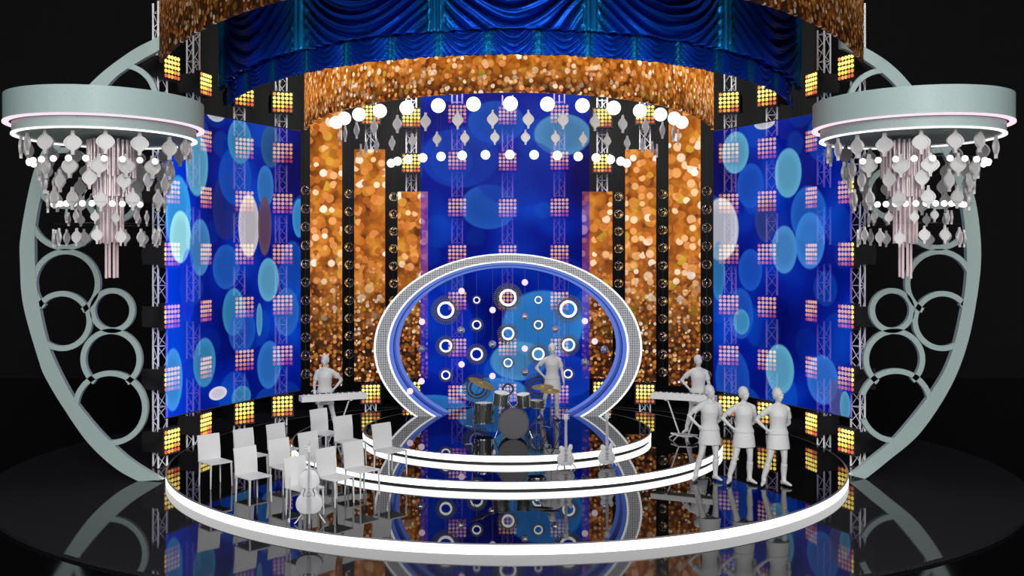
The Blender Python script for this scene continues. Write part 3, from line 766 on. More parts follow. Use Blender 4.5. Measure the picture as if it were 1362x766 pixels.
# ------------------------------------------------------------------ crescent ornaments with rings
def crescent(y, outer, inner, rings, label):
    t = thing('crescent_ornament', label, 'ornament')
    th = .12
    O = [at(px, py, y) for px, py in catmull(outer, 8)]; I = [at(px, py, y) for px, py in catmull(inner, 8)]
    def resample(P, n):
        L = [0]
        for a, b in zip(P, P[1:]): L.append(L[-1] + (b - a).length)
        out = []; j = 0
        for k in range(n):
            s = L[-1] * k / (n - 1)
            while j < len(P) - 2 and L[j + 1] < s: j += 1
            out.append(P[j].lerp(P[j + 1], (s - L[j]) / max(1e-9, L[j + 1] - L[j])))
        return out
    O = resample(O, 120); I = resample(I, 120); D = Vector((0, th, 0))
    z = min(p.z for p in O + I)
    for P in (O, I):
        for p in P: p.z = max(p.z, .0)
    MB().solid_strip(O, I, [p + D for p in I], [p + D for p in O]).obj('crescent', M_ORN, t, angle=30)
    oc = [(p.x, p.z) for p in O] + [(p.x, p.z) for p in I[::-1]]
    # keep-side test: a ring is kept only where it lies inside the hollow of the crescent
    def inside(x, z, poly):
        r = False; n = len(poly)
        for i in range(n):
            x1, z1 = poly[i]; x2, z2 = poly[(i + 1) % n]
            if (z1 > z) != (z2 > z) and x < (x2 - x1) * (z - z1) / (z2 - z1) + x1: r = not r
        return r
    hollow = [(p.x, p.z) for p in O]
    W = .105
    for (cx, cy, r, cut) in rings:
        c = at(cx, cy, y); R = r * y / F
        cuts = [(at(a, b, y), rr * y / F) for a, b, rr in cut]
        N = 160; keep = []
        for k in range(N):
            a = 2 * PI * k / N; p = Vector((c.x + (R - W / 2) * cos(a), y, c.z + (R - W / 2) * sin(a)))
            ok = inside(p.x, p.z, hollow) and inside(c.x + R * cos(a), c.z + R * sin(a), hollow) and all((p - q).length > rr - W * 1.45 for q, rr in cuts)
            keep.append(ok)
        runs = []; 
        if all(keep): runs = [list(range(N + 1))]
        else:
            st = next(k for k in range(N) if not keep[k]); cur = []
            for k in range(st, st + N + 1):
                if keep[k % N]: cur.append(k)
                elif cur: runs.append(cur); cur = []
            if cur: runs.append(cur)
        runs = [r_ for r_ in runs if len(r_) > 8]
        if not runs: continue
        mb = MB()
        for r_ in runs:
            aa = [2 * PI * k / N for k in r_]
            ring = lambda rr, yy: [Vector((c.x + rr * cos(a), yy, c.z + rr * sin(a))) for a in aa]
            mb.solid_strip(ring(R, y + .01), ring(R - W, y + .01), ring(R - W, y + th - .01), ring(R, y + th - .01))
        mb.obj('ring', M_ORN, t, angle=30)
oL = [(235, 33), (209.7, 49), (169.6, 71), (118.7, 112.5), (70, 178), (45, 227), (28, 309), (26.6, 352), (31, 407), (51, 478), (60, 501.7), (83, 540.5), (117, 589), (154.7, 623.7), (189, 642.5)]
iL = [(240, 52), (212.8, 66), (169.6, 91), (143.4, 113.5), (92, 178), (64.6, 227), (49, 286), (46, 337), (51, 399), (65.7, 463), (94.5, 523), (117.4, 554.8), (143, 583.5), (175, 612), (216.5, 638)]
rL = [(162, 131, 48, []), (86, 237, 41, []), (149, 261, 37, [(86, 237, 41)]), (86, 283, 50, [(86, 237, 41)]), (87, 377, 46, [(82, 427, 40)]), (82, 427, 40, []),
      (149, 413, 30, [(87, 377, 46), (82, 427, 40), (147.5, 478, 41)]), (147.5, 478, 41, [(146, 543, 50)]), (146, 543, 50, [])]
crescent(19.35, oL, iL, rL, 'left grey-green crescent filled with open rings, standing behind the left chandelier')
oR = [(1118, 50), (1127.7, 52), (1157, 66.5), (1186, 86), (1213.7, 115), (1262, 180), (1283, 225), (1298, 269), (1305, 330.6), (1301, 386), (1287, 457), (1263.7, 516), (1223.7, 576), (1180, 614), (1150, 638)]
iR = [(1118, 64), (1126, 66), (1144, 76), (1170, 94), (1196, 119.4), (1240, 180), (1266, 227), (1280, 275.4), (1286, 337), (1283, 392), (1265.7, 470), (1239.7, 520), (1191.8, 580), (1159.8, 608), (1131, 632)]
rR = [(1175, 138, 48, []), (1250, 237, 41, []), (1188, 257, 36, [(1250, 237, 41)]), (1248, 283, 50, [(1250, 237, 41)]), (1250, 377, 46, [(1254, 427, 40)]), (1254, 427, 40, []),
      (1187, 413, 30, [(1250, 377, 46), (1254, 427, 40), (1190, 478, 41)]), (1190, 478, 41, [(1192, 540, 50)]), (1192, 540, 50, [])]
crescent(19.55, oR, iR, rR, 'right grey-green crescent filled with open rings, standing behind the right chandelier')

# ------------------------------------------------------------------ chairs
def chair_proto():
    t = thing('dining_chair', 'x', 'chair', group=None)
    W, Dp = .44, .44
    # origin on the floor at the middle of the seat; faces -Y
    s = MB(); s.box((0, 0, .437), (W, Dp, .03)); o = s.obj('seat', M_CHAIR, t, smooth=False)
    bv = o.modifiers.new('soft', 'BEVEL'); bv.width = .008; bv.segments = 2
    rings = []
    for k in range(9):
        u = k / 8; z = .43 + u * .47; y = Dp / 2 + .005 + .05 * u * u; cv = .012
        rings.append([Vector((-W / 2, y - .01, z)), Vector((0, y - .01 + cv * u, z)), Vector((W / 2, y - .01, z)), Vector((W / 2, y + .01, z)), Vector((0, y + .01 + cv * u, z)), Vector((-W / 2, y + .01, z))])
    MB().loft(rings).obj('backrest', M_CHAIR, t, angle=30)
    for sx in (-1, 1):
        for sy in (-1, 1):
            x0, y0 = sx * (W / 2 - .018), sy * (Dp / 2 - .018)
            r = [[Vector((x0 * f + a * w, y0 * f + b * w, z)) for a, b in ((-1, -1), (1, -1), (1, 1), (-1, 1))] for f, w, z in ((1.05, .008, 0), (1., .013, .425))]
            MB().loft(r).obj('leg', M_CHAIR, t, smooth=False)
    remember(t); return t
CH = chair_proto()
chairs = [(262.2, 579.4, S1, 'light grey chair at the far left, nearest the outer truss tower'), (310.6, 596.3, S1, 'light grey chair in the front row, second from the left'), (310, 572.3, S1, 'light grey chair behind the second from the left, its back half hidden'),
          (354, 565.3, S1, 'light grey chair in the rear row, partly hidden by the chair before it'), (355.8, 585.2, S1, 'light grey chair left of the cello, third in the middle row'), (396.2, 576.5, S1, 'light grey chair directly behind the cello neck'),
          (412, 545.5, S2, 'darkest chair farthest back, in front of the left keyboard player'), (442.7, 554.7, S2, 'light grey chair on the step, right of the farthest chair'), (455.6, 588.8, S1, 'light grey chair in front of the middle step, right of the cello'),
          (377, 610, S1, 'light grey chair nearest the front, just left of the cello'), (419.2, 598.2, S1, 'light grey chair just right of the cello'), (494.4, 564.8, S2, 'light grey chair standing alone at the right, before the portal rim')]
for k, (px, py, zs, lab) in enumerate(chairs):
    Z = F * (CZ - zs - .9) / (py - PY); X = CX + (px - PX) * Z / F
    fa = rad(-42 + (k * 37 % 7 - 3) * 1.2)
    f = Vector((cos(fa), sin(fa), 0)); w = Vector((-f.y, f.x, 0))
    c = Vector((X, Z, zs)) + f * (.22 + .05) + w * .22
    rz = math.atan2(f.y, f.x) + PI / 2
    if k == 0: CH.location = c; CH.rotation_euler = (0, 0, rz); CH['label'] = lab; CH['group'] = 'chairs for the orchestra'
    else: dup(CH, c, rz, lab, 'chairs for the orchestra')

# ------------------------------------------------------------------ cello and stand
M_INST = principled('pale_grey_instrument', srgb(188, 188, 190), .4, noise_amt=.02)
M_INSTD = principled('mid_grey_fittings', srgb(150, 150, 152), .4)
M_STANDG = principled('grey_stand_tube', srgb(190, 190, 192), .4, metal=.2)
def fill_outline(pts, n=6): 
    return catmull(pts + [pts[0]], n)[:-1]
def body_plate(poly, d0, d1, bulge=.02):
    """closed outline with arched front and back, thickness along Y"""
    n = len(poly); cx = sum(p[0] for p in poly) / n; cz = sum(p[1] for p in poly) / n
    mb = MB(); rings = []
    for s, y in ((0, d0 - bulge), (.55, d0 - bulge * .8), (.93, d0), (1, d0 + .008), (1, d1 - .008), (.93, d1), (.55, d1 + bulge * .8), (0, d1 + bulge)):
        s = max(s, .02); rings.append([Vector((cx + (x - cx) * s, y, cz + (z - cz) * s)) for x, z in poly])
    return mb.loft(rings)
c0 = ground(411.5, 696, S1)
ce = thing('cello', 'pale grey cello held upright on its stand at the front of the chairs', 'cello', c0, rad(6))
half = [(0, .16), (.10, .165), (.19, .22), (.22, .31), (.20, .40), (.145, .46), (.15, .47), (.125, .53), (.135, .60), (.165, .605), (.17, .68), (.15, .76), (.10, .82), (.035, .845)]
half = [(x * .93, z) for x, z in half]
poly = catmull(half, 5); poly = poly + [(-x, z) for x, z in poly[::-1] if x > 1e-6]
body_plate(poly, -.06, .06, .018).obj('body', M_INST, ce, angle=45)
nk = MB(); nk.loft([[Vector((-w, y0, z)), Vector((w, y0, z)), Vector((w, y1, z)), Vector((-w, y1, z))] for w, y0, y1, z in ((.024, -.1, -.05, .56), (.022, -.095, -.03, .84), (.017, -.075, -.045, 1.12))])
nk.obj('fingerboard', M_INST, ce)
MB().loft([[Vector((-w, y0, z)), Vector((w, y0, z)), Vector((w, y1, z)), Vector((-w, y1, z))] for w, y0, y1, z in ((.022, -.05, .03, .82), (.017, -.05, -.02, .95), (.016, -.05, -.02, 1.13), (.022, -.05, -.01, 1.15), (.015, -.045, -.01, 1.24))]).obj('neck', M_INST, ce)
sc = MB(); sc.tube([(0, -.03 + .03 * cos(a) * (1 - a / 14), 1.255 + .03 * sin(a) * (1 - a / 14)) for a in [k * .5 for k in range(20)]], .014, 8); sc.sphere((0, -.03, 1.255), .016, 10); sc.obj('scroll', M_INST, ce)
for k, (sx, z) in enumerate(((-1, 1.17), (1, 1.185), (-1, 1.205), (1, 1.22))):
    MB().tube([(0, -.03, z), (sx * .055, -.03, z), (sx * .075, -.03, z)], [.006, .006, .012], 8).obj('tuning_peg', M_INST, ce)
MB().prism([(-.04, .44), (-.03, .51), (-.012, .52), (.012, .52), (.03, .51), (.04, .44), (.02, .455), (-.02, .455)], -.115, -.1, 'Y').obj('bridge', M_INSTD, ce)
MB().prism([(-.012, .20), (.012, .20), (.026, .40), (-.026, .40)], -.1, -.088, 'Y').obj('tailpiece', M_INSTD, ce)
for sx in (-1, 1):
    MB().tube([(sx * (.075 + .014 * sin(v * 2 * PI)), -.082, .44 + .13 * v) for v in [k / 10 for k in range(11)]], .005, 6).obj('f_hole', M_BLACK, ce)
st = MB()
for k in range(4): st.tube([(-.012 + .008 * k, -.104, .40), (-.012 + .008 * k, -.118, .515), (-.009 + .006 * k, -.09, 1.13)], .0018, 4)
st.obj('strings', M_INSTD, ce)
MB().tube([(0, 0, .16), (0, -.03, .0)], .007, 8).obj('endpin', M_STANDG, ce)
cs = thing('cello_stand', 'grey three-legged stand holding the cello', 'stand', c0 + Vector((0, .12, 0)), rad(6))
MB().tube([(0, .05, .22), (0, .05, .75)], .012, 8).obj('post', M_STANDG, cs)
for p in ((-.24, -.16), (.24, -.16), (0, .17)): MB().tube([(0, .05, .3), (p[0] * .9, p[1] * .9, .03), (p[0], p[1], .012)], .011, 8).obj('leg', M_STANDG, cs)
MB().tube([(-.2, -.13, .28), (-.1, .02, .25), (.1, .02, .25), (.2, -.13, .28)], .012, 8).obj('cradle', M_STANDG, cs)
bw = thing('cello_bow', 'thin grey bow hanging from the left side of the cello stand', 'bow', c0 + Vector((-.30, -.03, 0)), 0)
MB().tube([(0, 0, .02), (.01, .02, .4), (.0, .03, .72)], .006, 6).obj('stick', M_INST, bw); MB().tube([(-.018, 0, .04), (-.012, .03, .71)], .003, 4).obj('hair', M_INSTD, bw); MB().box((-.01, 0, .055), (.03, .014, .06)).obj('frog', M_INST, bw, smooth=False)

# ------------------------------------------------------------------ electric guitars
def guitar(px, py, lab, rz):
    c = ground(px, py, S2); 
    t = thing('electric_guitar', lab, 'guitar', c, rz)
    out = [(0, .045), (.10, .055), (.158, .115), (.162, .19), (.12, .27), (.105, .32), (.128, .375), (.12, .43), (.075, .445), (.05, .40), (.032, .345), (-.03, .385), (-.065, .412), (-.105, .41), (-.128, .375), (-.124, .335), (-.108, .30), (-.13, .26), (-.165, .19), (-.158, .11), (-.10, .055)]
    body_plate(fill_outline(out, 4), -.022, .022, .004).obj('body', M_INST, t, angle=45)
    MB().loft([[Vector((-w, -.035, z)), Vector((w, -.035, z)), Vector((w, -.012, z)), Vector((-w, -.012, z))] for w, z in ((.027, .34), (.021, .90))]).obj('neck', M_INST, t)
    MB().prism([(-.022, .89), (-.042, .93), (-.034, 1.03), (0, 1.015), (.034, 1.03), (.042, .93), (.022, .89)], -.03, -.014, 'Y').obj('headstock', M_INST, t)
    for k in range(6):
        sx = -1 if k < 3 else 1; z = .935 + (k % 3) * .034
        mb = MB(); mb.tube([(sx * .03, -.022, z), (sx * .058, -.022, z)], .005, 6); mb.sphere((sx * .062, -.022, z), .011, 8); mb.obj('tuning_peg', M_INST, t)
    for z in (.33, .24): MB().box((0, -.032, z), (.075, .014, .032)).obj('pickup', M_INSTD, t, smooth=False)
    MB().box((0, -.034, .185), (.08, .012, .014)).obj('bridge', M_INSTD, t, smooth=False)
    MB().box((0, -.032, .13), (.09, .012, .016)).obj('tailpiece', M_INSTD, t, smooth=False)
    for x, z in ((.10, .11), (.125, .16), (.07, .085), (.095, .2)):
        MB().lathe([(.011, 0), (.011, .012), (.001, .014)], 12, (x, -.025, z), M=Matrix.Rotation(PI / 2, 3, 'X')).obj('control_knob', M_INSTD, t)
    st = MB()
    for k in range(6): st.tube([(-.018 + .0072 * k, -.042, .135), (-.016 + .0064 * k, -.038, .93)], .0014, 4)
    st.obj('strings', M_INSTD, t)
    return c
for px, py, lab, rz in ((752.5, 622, 'pale electric guitar on the left, leaning on its stand before the drum riser', rad(3)), (807, 620, 'pale electric guitar on the right, leaning on its stand before the drum riser', rad(8))):
    c = guitar(px, py, lab, rz)
    s = thing('guitar_stand', 'low grey stand under the %s electric guitar' % ('left' if px < 780 else 'right'), 'stand', c + Vector((0, .08, 0)), rz)
    MB().tube([(0, 0, .05), (0, .04, .62)], .01, 8).obj('post', M_STANDG, s)
    for sx in (-1, 1):
        MB().tube([(0, .02, .16), (sx * .16, -.12, .04), (sx * .175, -.14, .012)], .012, 8).obj('leg', M_STANDG, s)
        MB().tube([(sx * .08, 0, .06), (sx * .09, -.13, .045), (sx * .09, -.13, .075)], .010, 8).obj('cradle_arm', M_STANDG, s)
    MB().tube([(0, .02, .16), (0, .2, .012)], .012, 8).obj('leg', M_STANDG, s)
    MB().tube([(-.09, 0, .058), (.09, 0, .058)], .010, 8).obj('cross_bar', M_STANDG, s)

# ------------------------------------------------------------------ drum kit
M_SHELL = principled('charcoal_drum_shell', srgb(62, 64, 60), .35, noise_amt=.1, noise_scale=30)
M_SKIN = principled('white_drum_skin', srgb(225, 225, 222), .5)
M_BASSHEAD = principled('dark_grey_drum_head', srgb(74, 72, 76), .5, noise_amt=.04)
M_BRASS = principled('aged_brass', srgb(136, 114, 46), .4, metal=.25, noise_amt=.12)
M_CHROME = principled('dull_chrome', srgb(150, 150, 155), .25, metal=.9)
def drum(t, c, r, h, M=None, head=M_SKIN, lugs=8):
    M = M or Matrix.Identity(3); c = Vector(c)
    MB().lathe([(r * .98, 0), (r, .004), (r, h - .004), (r * .98, h)], 48, c, M=M).obj('shell', M_SHELL, t)
    MB().lathe([(.001, h), (r * .985, h), (r * .985, h + .008), (.001, h + .01)], 48, c, M=M).obj('drum_head', head, t)
    for z in (0, h):
        MB().lathe([(r, z - .008), (r + .014, z - .008), (r + .014, z + .018), (r, z + .018)], 48, c, closed=True, M=M).obj('hoop', M_CHROME if head == M_SKIN else M_BASSHEAD, t)
    for k in range(lugs):
        a = 2 * PI * k / lugs + .2
        mb = MB(); mb.tube([c + M @ Vector(((r + .014) * cos(a), (r + .014) * sin(a), z)) for z in (.01, h)], .004, 5)
        mb.tube([c + M @ Vector(((r + .01) * cos(a), (r + .01) * sin(a), z)) for z in (h * .35, h * .65)], .012, 6); mb.obj('lug', M_CHROME, t)
b0 = ground(683, 584, S3); b0.y += .0
kt = thing('bass_drum', 'dark grey bass drum in the middle, two small toms mounted on it', 'drum', b0, 0)
rotX = Matrix.Rotation(PI / 2, 3, 'X')
drum(kt, (0, .42, .325), .31, .42, rotX, M_BASSHEAD, 8)
for px, py, sc_, lean in ((665.8, 521, .165, 6), (697, 523, .14, -4)):
    Z = b0.y + .28; p = at(px, py, Z) - b0
    tom = link('mounted_tom', None, kt, p - Vector((0, 0, .27)) , (rad(10), rad(lean), 0))
    bpy.data.objects.remove(tom)
    me = MB(); 
    Mx = Matrix.Rotation(rad(9), 3, 'X') @ Matrix.Rotation(rad(lean), 3, 'Y')
    o = MB().lathe([(sc_ * .98, 0), (sc_, .004), (sc_, .24), (sc_ * .98, .25)], 40, p - Vector((0, 0, .27)), M=Mx).obj('mounted_tom', M_SHELL, kt)
    MB().lathe([(.001, .25), (sc_, .25), (sc_, .26), (.001, .262)], 40, p - Vector((0, 0, .27)), M=Mx).obj('drum_head', M_SKIN, o)
    for z in (0, .25): MB().lathe([(sc_, z - .006), (sc_ + .012, z - .006), (sc_ + .012, z + .014), (sc_, z + .014)], 40, p - Vector((0, 0, .27)), closed=True, M=Mx).obj('hoop', M_CHROME, o)
    for k in range(6):
        a = 2 * PI * k / 6 + .4; q = p - Vector((0, 0, .27))
        MB().tube([q + Mx @ Vector(((sc_ + .012) * cos(a), (sc_ + .012) * sin(a), z)) for z in (.0, .25)], .006, 5).obj('lug', M_CHROME, o)
    MB().tube([(0, .2, .62), (p.x * .6, .22, p.z - .14), (p.x, p.y, p.z - .15)], .014, 8).obj('tom_arm', M_CHROME, kt)
for sx in (-1, 1): MB().tube([(sx * .28, .12, .3), (sx * .40, .0, .012)], .01, 6).obj('spur', M_CHROME, kt)
f0 = ground(643.5, 572, S3)
ft = thing('floor_tom', 'deep charcoal floor tom with a white head at the left of the kit', 'drum', f0, 0)
drum(ft, (0, 0, .17), .2, .42, None, M_SKIN, 8)
for k in range(3):
    a = 2 * PI * k / 3 + rad(-80); MB().tube([(.225 * cos(a), .225 * sin(a), .35), (.225 * cos(a), .225 * sin(a), .06), (.26 * cos(a), .26 * sin(a), .01)], .008, 6).obj('leg', M_CHROME, ft)
MB().prism([(.11 * cos(a), .11 * sin(a) * .9) for a in [PI + PI * k / 12 for k in range(13)]], -.214, -.208, 'Y', M=Matrix.Translation((0, 0, .57)).to_3x3()).obj('badge', M_SKIN, ft) if False else None
Zs = b0.y + .55; s0 = at(713.4, 533, Zs); 
sn = thing('snare_drum', 'shallow charcoal snare drum on a stand right of the bass drum', 'drum', (s0.x, Zs, S3), 0)
drum(sn, (0, 0, s0.z - S3 - .14), .165, .14, None, M_SKIN, 8)
MB().tube([(0, 0, s0.z - S3 - .15), (0, 0, .2)], .012, 8).obj('stand_post', M_CHROME, sn)
for k in range(3):
    a = 2 * PI * k / 3 + .5; MB().tube([(0, 0, .3), (.25 * cos(a), .25 * sin(a), .01)], .009, 6).obj('leg', M_CHROME, sn)
def cymbal(px, py, Z, r, tilt, foot, lab, boom=None):
    c = at(px, py, Z); fx = at(foot, 500, Z).x
    t = thing('cymbal_stand', lab, 'cymbal', (fx, Z, S3), 0)
    p = c - Vector((fx, Z, S3)); M = Matrix.Rotation(rad(tilt), 3, 'Y') @ Matrix.Rotation(rad(8), 3, 'X')
    MB().lathe([(.001, .03), (.03, .028), (.05, .012), (r * .6, -.002), (r, -.02), (r, -.024), (r * .6, -.006), (.05, .006), (.001, .02)], 48, p, M=M).obj('cymbal', M_BRASS, t)
    if boom:
        q = Vector((0, 0, boom)); MB().tube([p + M @ Vector((0, 0, .06)), p, q, q + (q - p) * .35], .009, 6).obj('boom_arm', M_CHROME, t)
        MB().tube([q, (0, 0, .2)], .011, 8).obj('pole', M_CHROME, t)
    else: MB().tube([p + M @ Vector((0, 0, .06)), p, (0, 0, p.z - .2), (0, 0, .2)], .010, 8).obj('pole', M_CHROME, t)
    for k in range(3):
        a = 2 * PI * k / 3 + .8; MB().tube([(0, 0, .42), (.3 * cos(a), .3 * sin(a), .012)], .009, 6).obj('leg', M_CHROME, t)
        MB().tube([(0, 0, .18), (.15 * cos(a), .15 * sin(a), .2)], .006, 5).obj('brace', M_CHROME, t)
cymbal(641, 508.8, 21.6, .30, 22, 628, 'brass crash cymbal tilted on a boom stand at the left of the kit', .78)
cymbal(721.6, 513.5, 21.9, .24, -2, 719, 'larger brass ride cymbal right of the small toms', None)
cymbal(731.6, 518.8, 21.5, .21, 0, 733, 'smaller brass hi-hat cymbal farthest right, before the drummer\'s legs', None)

# ------------------------------------------------------------------ keyboards
def keyboard(xl, yl, xr, yr, zt, lab, slab, fs):
    a, b = Vector((xl, yl, 0)), Vector((xr, yr, 0)); L = (b - a).length; c = (a + b) / 2
    rz = math.atan2(b.y - a.y, b.x - a.x)
    t = thing('keyboard', lab, 'keyboard', (c.x, c.y, zt - .12), rz)
    o = MB().box((0, 0, .06), (L, .30, .12)).obj('case', M_CHAIR, t, smooth=False)
    bv = o.modifiers.new('soft', 'BEVEL'); bv.width = .008; bv.segments = 2
    k = MB(); w = (L - .16) / 36
    for i in range(36): k.box((-L / 2 + .08 + w * (i + .5), .07, .128), (w * .9, .13, .016))
    k.obj('white_keys', M_CHAIR, t, smooth=False)['kind'] = 'stuff'
    k = MB()
    for i in range(35):
        if i % 7 not in (2, 6): k.box((-L / 2 + .08 + w * (i + 1), .04, .142), (w * .5, .08, .016))
    k.obj('black_keys', M_BLACK, t, smooth=False)['kind'] = 'stuff'
    s = thing('keyboard_stand', slab, 'stand', (c.x, c.y, S2), rz)
    H = zt - .12 - S2
    for sx in (-1, 1):
        MB().tube([(sx * .36, 0, H - .005), (sx * .10, .02, .12)], .018, 8).obj('upright', M_STANDG, s)
        MB().box((sx * .36, 0, H - .012), (.06, .28, .02)).obj('rest_arm', M_STANDG, s, smooth=False)
    MB().prism([(-.3, .05), (-.05, -.18), (.22, -.16), (.3, .05), (0, .1)], .10, .13, 'Z').obj('base_plate', M_STANDG, s, smooth=False)
    for p in ((-.34, .1), (.34, .1), (-.16, -.26), (.16, -.26)): MB().tube([(p[0] * .5, p[1] * .5, .12), (p[0], p[1], .012)], .014, 8).obj('foot', M_STANDG, s)
keyboard(-4.42, 21.62, -3.10, 22.2, S2 + .99, 'long grey keyboard in front of the left player', 'grey stand under the left keyboard', 1)
keyboard(3.22, 22.2, 4.50, 21.62, S2 + .99, 'long grey keyboard in front of the right player', 'grey stand under the right keyboard', -1)

# ------------------------------------------------------------------ people
def remeshed(mb, name, mat, voxel=.009, smooth=4):
    me = mb.mesh(name + '_raw', None); o = bpy.data.objects.new(name + '_tmp', me); COL.objects.link(o)
    m = o.modifiers.new('r', 'REMESH'); m.mode = 'VOXEL'; m.voxel_size = voxel; m.use_smooth_shade = True
    s = o.modifiers.new('s', 'SMOOTH'); s.iterations = smooth; s.factor = .5
    dg = bpy.context.evaluated_depsgraph_get(); dg.update()
    me2 = bpy.data.meshes.new_from_object(o.evaluated_get(dg)); me2.name = name
    me2.materials.clear(); me2.materials.append(mat); me2.shade_smooth()
    bpy.data.objects.remove(o); return me2
def ellring(c, rx, ry, n=20, M=None):
    return [Vector(c) + Vector((rx * cos(2 * PI * k / n), ry * sin(2 * PI * k / n), 0)) for k in range(n)]
def limb(mb, pts, rs, sub=4):
    P = catmull([tuple(p) + (r,) for p, r in zip(pts, rs)], sub)
    mb.tube([p[:3] for p in P], [p[3] for p in P], 14)
    mb.sphere(P[0][:3], P[0][3], 12); mb.sphere(P[-1][:3], P[-1][3], 12)
def hand(mb, wrist, direc, palmn, side, curl=.5):
    d = Vector(direc).normalized(); n = Vector(palmn).normalized(); n = (n - d * n.dot(d)).normalized(); w = d.cross(n) * side
    wr = Vector(wrist); M = Matrix((w, d, n)).transposed()
    mb.sphere(wr + d * .045, 1, 14, (.038, .052, .016), M)
    mb.sphere(wr + d * .005, .024, 10)
    for k, (o, L) in enumerate(((-.028, .068), (-.010, .078), (.009, .073), (.027, .058))):
        p = wr + d * .085 + w * o; q = p + (d + n * curl * .4).normalized() * L * .45; r = q + (d + n * curl * 1.2).normalized() * L * .32; s = r + (d + n * curl * 2.2).normalized() * L * .25
        mb.tube([p - d * .02, p, q, r, s], [.0095, .0095, .009, .008, .007], 8)
        mb.sphere(s, .007, 8)
    p = wr + d * .025 - w * .034; q = p + (d * .6 - w * .8 + n * .2).normalized() * .038; r = q + (d * .95 - w * .25 + n * .3).normalized() * .032
    mb.tube([p + w * .015, p, q, r], [.013, .012, .0105, .008], 8); mb.sphere(r, .008, 8)
def person_meshes(pose):
    b = MB()
    tor = [(.84, .145, .095, 0), (.90, .168, .108, .004), (.96, .165, .108, .004), (1.03, .138, .094, 0), (1.10, .128, .09, -.004), (1.18, .14, .1, -.006), (1.26, .155, .112, -.01), (1.33, .16, .105, -.004), (1.39, .15, .088, .004), (1.43, .11, .07, .008), (1.455, .06, .055, .008)]
    b.loft([ellring((0, y, z), rx, ry, 24) for z, rx, ry, y in tor])
    b.tube([(0, .01, 1.42), (0, .004, 1.50), (0, -.006, 1.57)], [.055, .048, .05], 14)
    # head turned towards +X
    hr = Matrix.Rotation(rad(22 if pose != 'drum' else 12), 3, 'Z') @ Matrix.Rotation(rad(4), 3, 'X'); hc = Vector((0, -.012, 1.622))
    H = lambda p: hc + hr @ (Vector(p) * 1.09)
    def hs(c, s, n=16): b.sphere(H(c), 1.09, n, s, hr)
    hs((0, .012, .022), (.074, .092, .098), 24); hs((0, -.012, -.03), (.06, .075, .075), 20); hs((0, -.05, -.075), (.032, .03, .026)); hs((0, -.062, -.005), (.052, .03, .06))
    b.tube([H((0, -.088, .012)), H((0, -.1, -.012)), H((0, -.108, -.028)), H((0, -.094, -.036))], [.007, .0095, .013, .009], 8)
    hs((-.014, -.092, -.032), (.008, .008, .006), 8); hs((.014, -.092, -.032), (.008, .008, .006), 8)
    for sx in (-1, 1):
        hs((sx * .028, -.084, .020), (.022, .012, .007), 10)      # brow
        hs((sx * .029, -.078, .004), (.012, .010, .008), 10)      # eyelid
        hs((sx * .077, .012, -.004), (.010, .020, .030), 12)      # ear
        hs((sx * .042, -.06, -.02), (.018, .018, .016), 10)       # cheek
    hs((0, -.088, -.052), (.022, .009, .005), 10); hs((0, -.086, -.061), (.018, .010, .006), 10)
    # legs
    feet = {}
    for sx, hipx, kn, an, yaw in ((-1, -.085, (-.165, -.03, .49), (-.255, .02, .09), -28), (1, .085, (.105, -.03, .49), (.11, .02, .09), 22)):
        limb(b, [(hipx, .0, .88), (hipx + (kn[0] - hipx) * .45, -.012, .70), kn, ((kn[0] + an[0]) / 2, .012, .31), an], [.088, .075, .052, .05, .034])
        d = Vector((sin(rad(yaw)), -cos(rad(yaw)), 0)); A = Vector(an)
        limb(b, [A + Vector((0, 0, -.02)) - d * .02, A + d * .07 + Vector((0, 0, -.048)), A + d * .15 + Vector((0, 0, -.062))], [.036, .034, .024])
        feet[sx] = (kn, A, d)
    # arms: arm A (at -X) hand on hip; arm B at +X
    shA, elA, wrA = (-.168, .005, 1.362), (-.375, .07, 1.17), (-.215, -.02, 1.0)
    limb(b, [shA, (-.275, .04, 1.285), elA], [.05, .044, .037]); limb(b, [elA, (-.30, .03, 1.085), wrA], [.038, .033, .023])
    hand(b, wrA, (.75, -.35, -.55), (.55, .6, .2), 1, .5)
    shB = (.168, .005, 1.362)
    if pose == 'stage':
        elB, wrB, hd, hn = (.225, .085, 1.10), (.10, .155, .98), (-.9, .1, -.3), (0, -1, 0)
    elif pose == 'drum':
        elB, wrB, hd, hn = (.235, .03, 1.10), (.27, -.04, .86), (.1, -.1, -1), (-1, 0, 0)
    else:
        elB, wrB, hd, hn = (.23, .03, 1.10), (.24, -.17, 1.0), (0, -.9, -.3), (0, -.2, -1)
    for sx in (-1, 1): limb(b, [(sx * .02, .01, 1.455), (sx * .09, .01, 1.41), (sx * .155, .006, 1.375)], [.04, .042, .048])
    limb(b, [shB, tuple((a + c) / 2 for a, c in zip(shB, elB)), elB], [.05, .044, .037])
    limb(b, [elB, tuple((a + c) / 2 for a, c in zip(elB, wrB)), wrB], [.037, .033, .023])
    hand(b, wrB, hd, hn, -1, .5)
    body = remeshed(b, 'body', M_GREY, .0085, 3)
    s = MB()
    s.loft([ellring((0, y, z), rx + .016, ry + .016, 24) for z, rx, ry, y in [(.915, .172, .108, .004), (.93, .176, .112, .004), (.97, .164, .107, .004)] + tor[3:9] + [(1.425, .115, .072, .008)]])
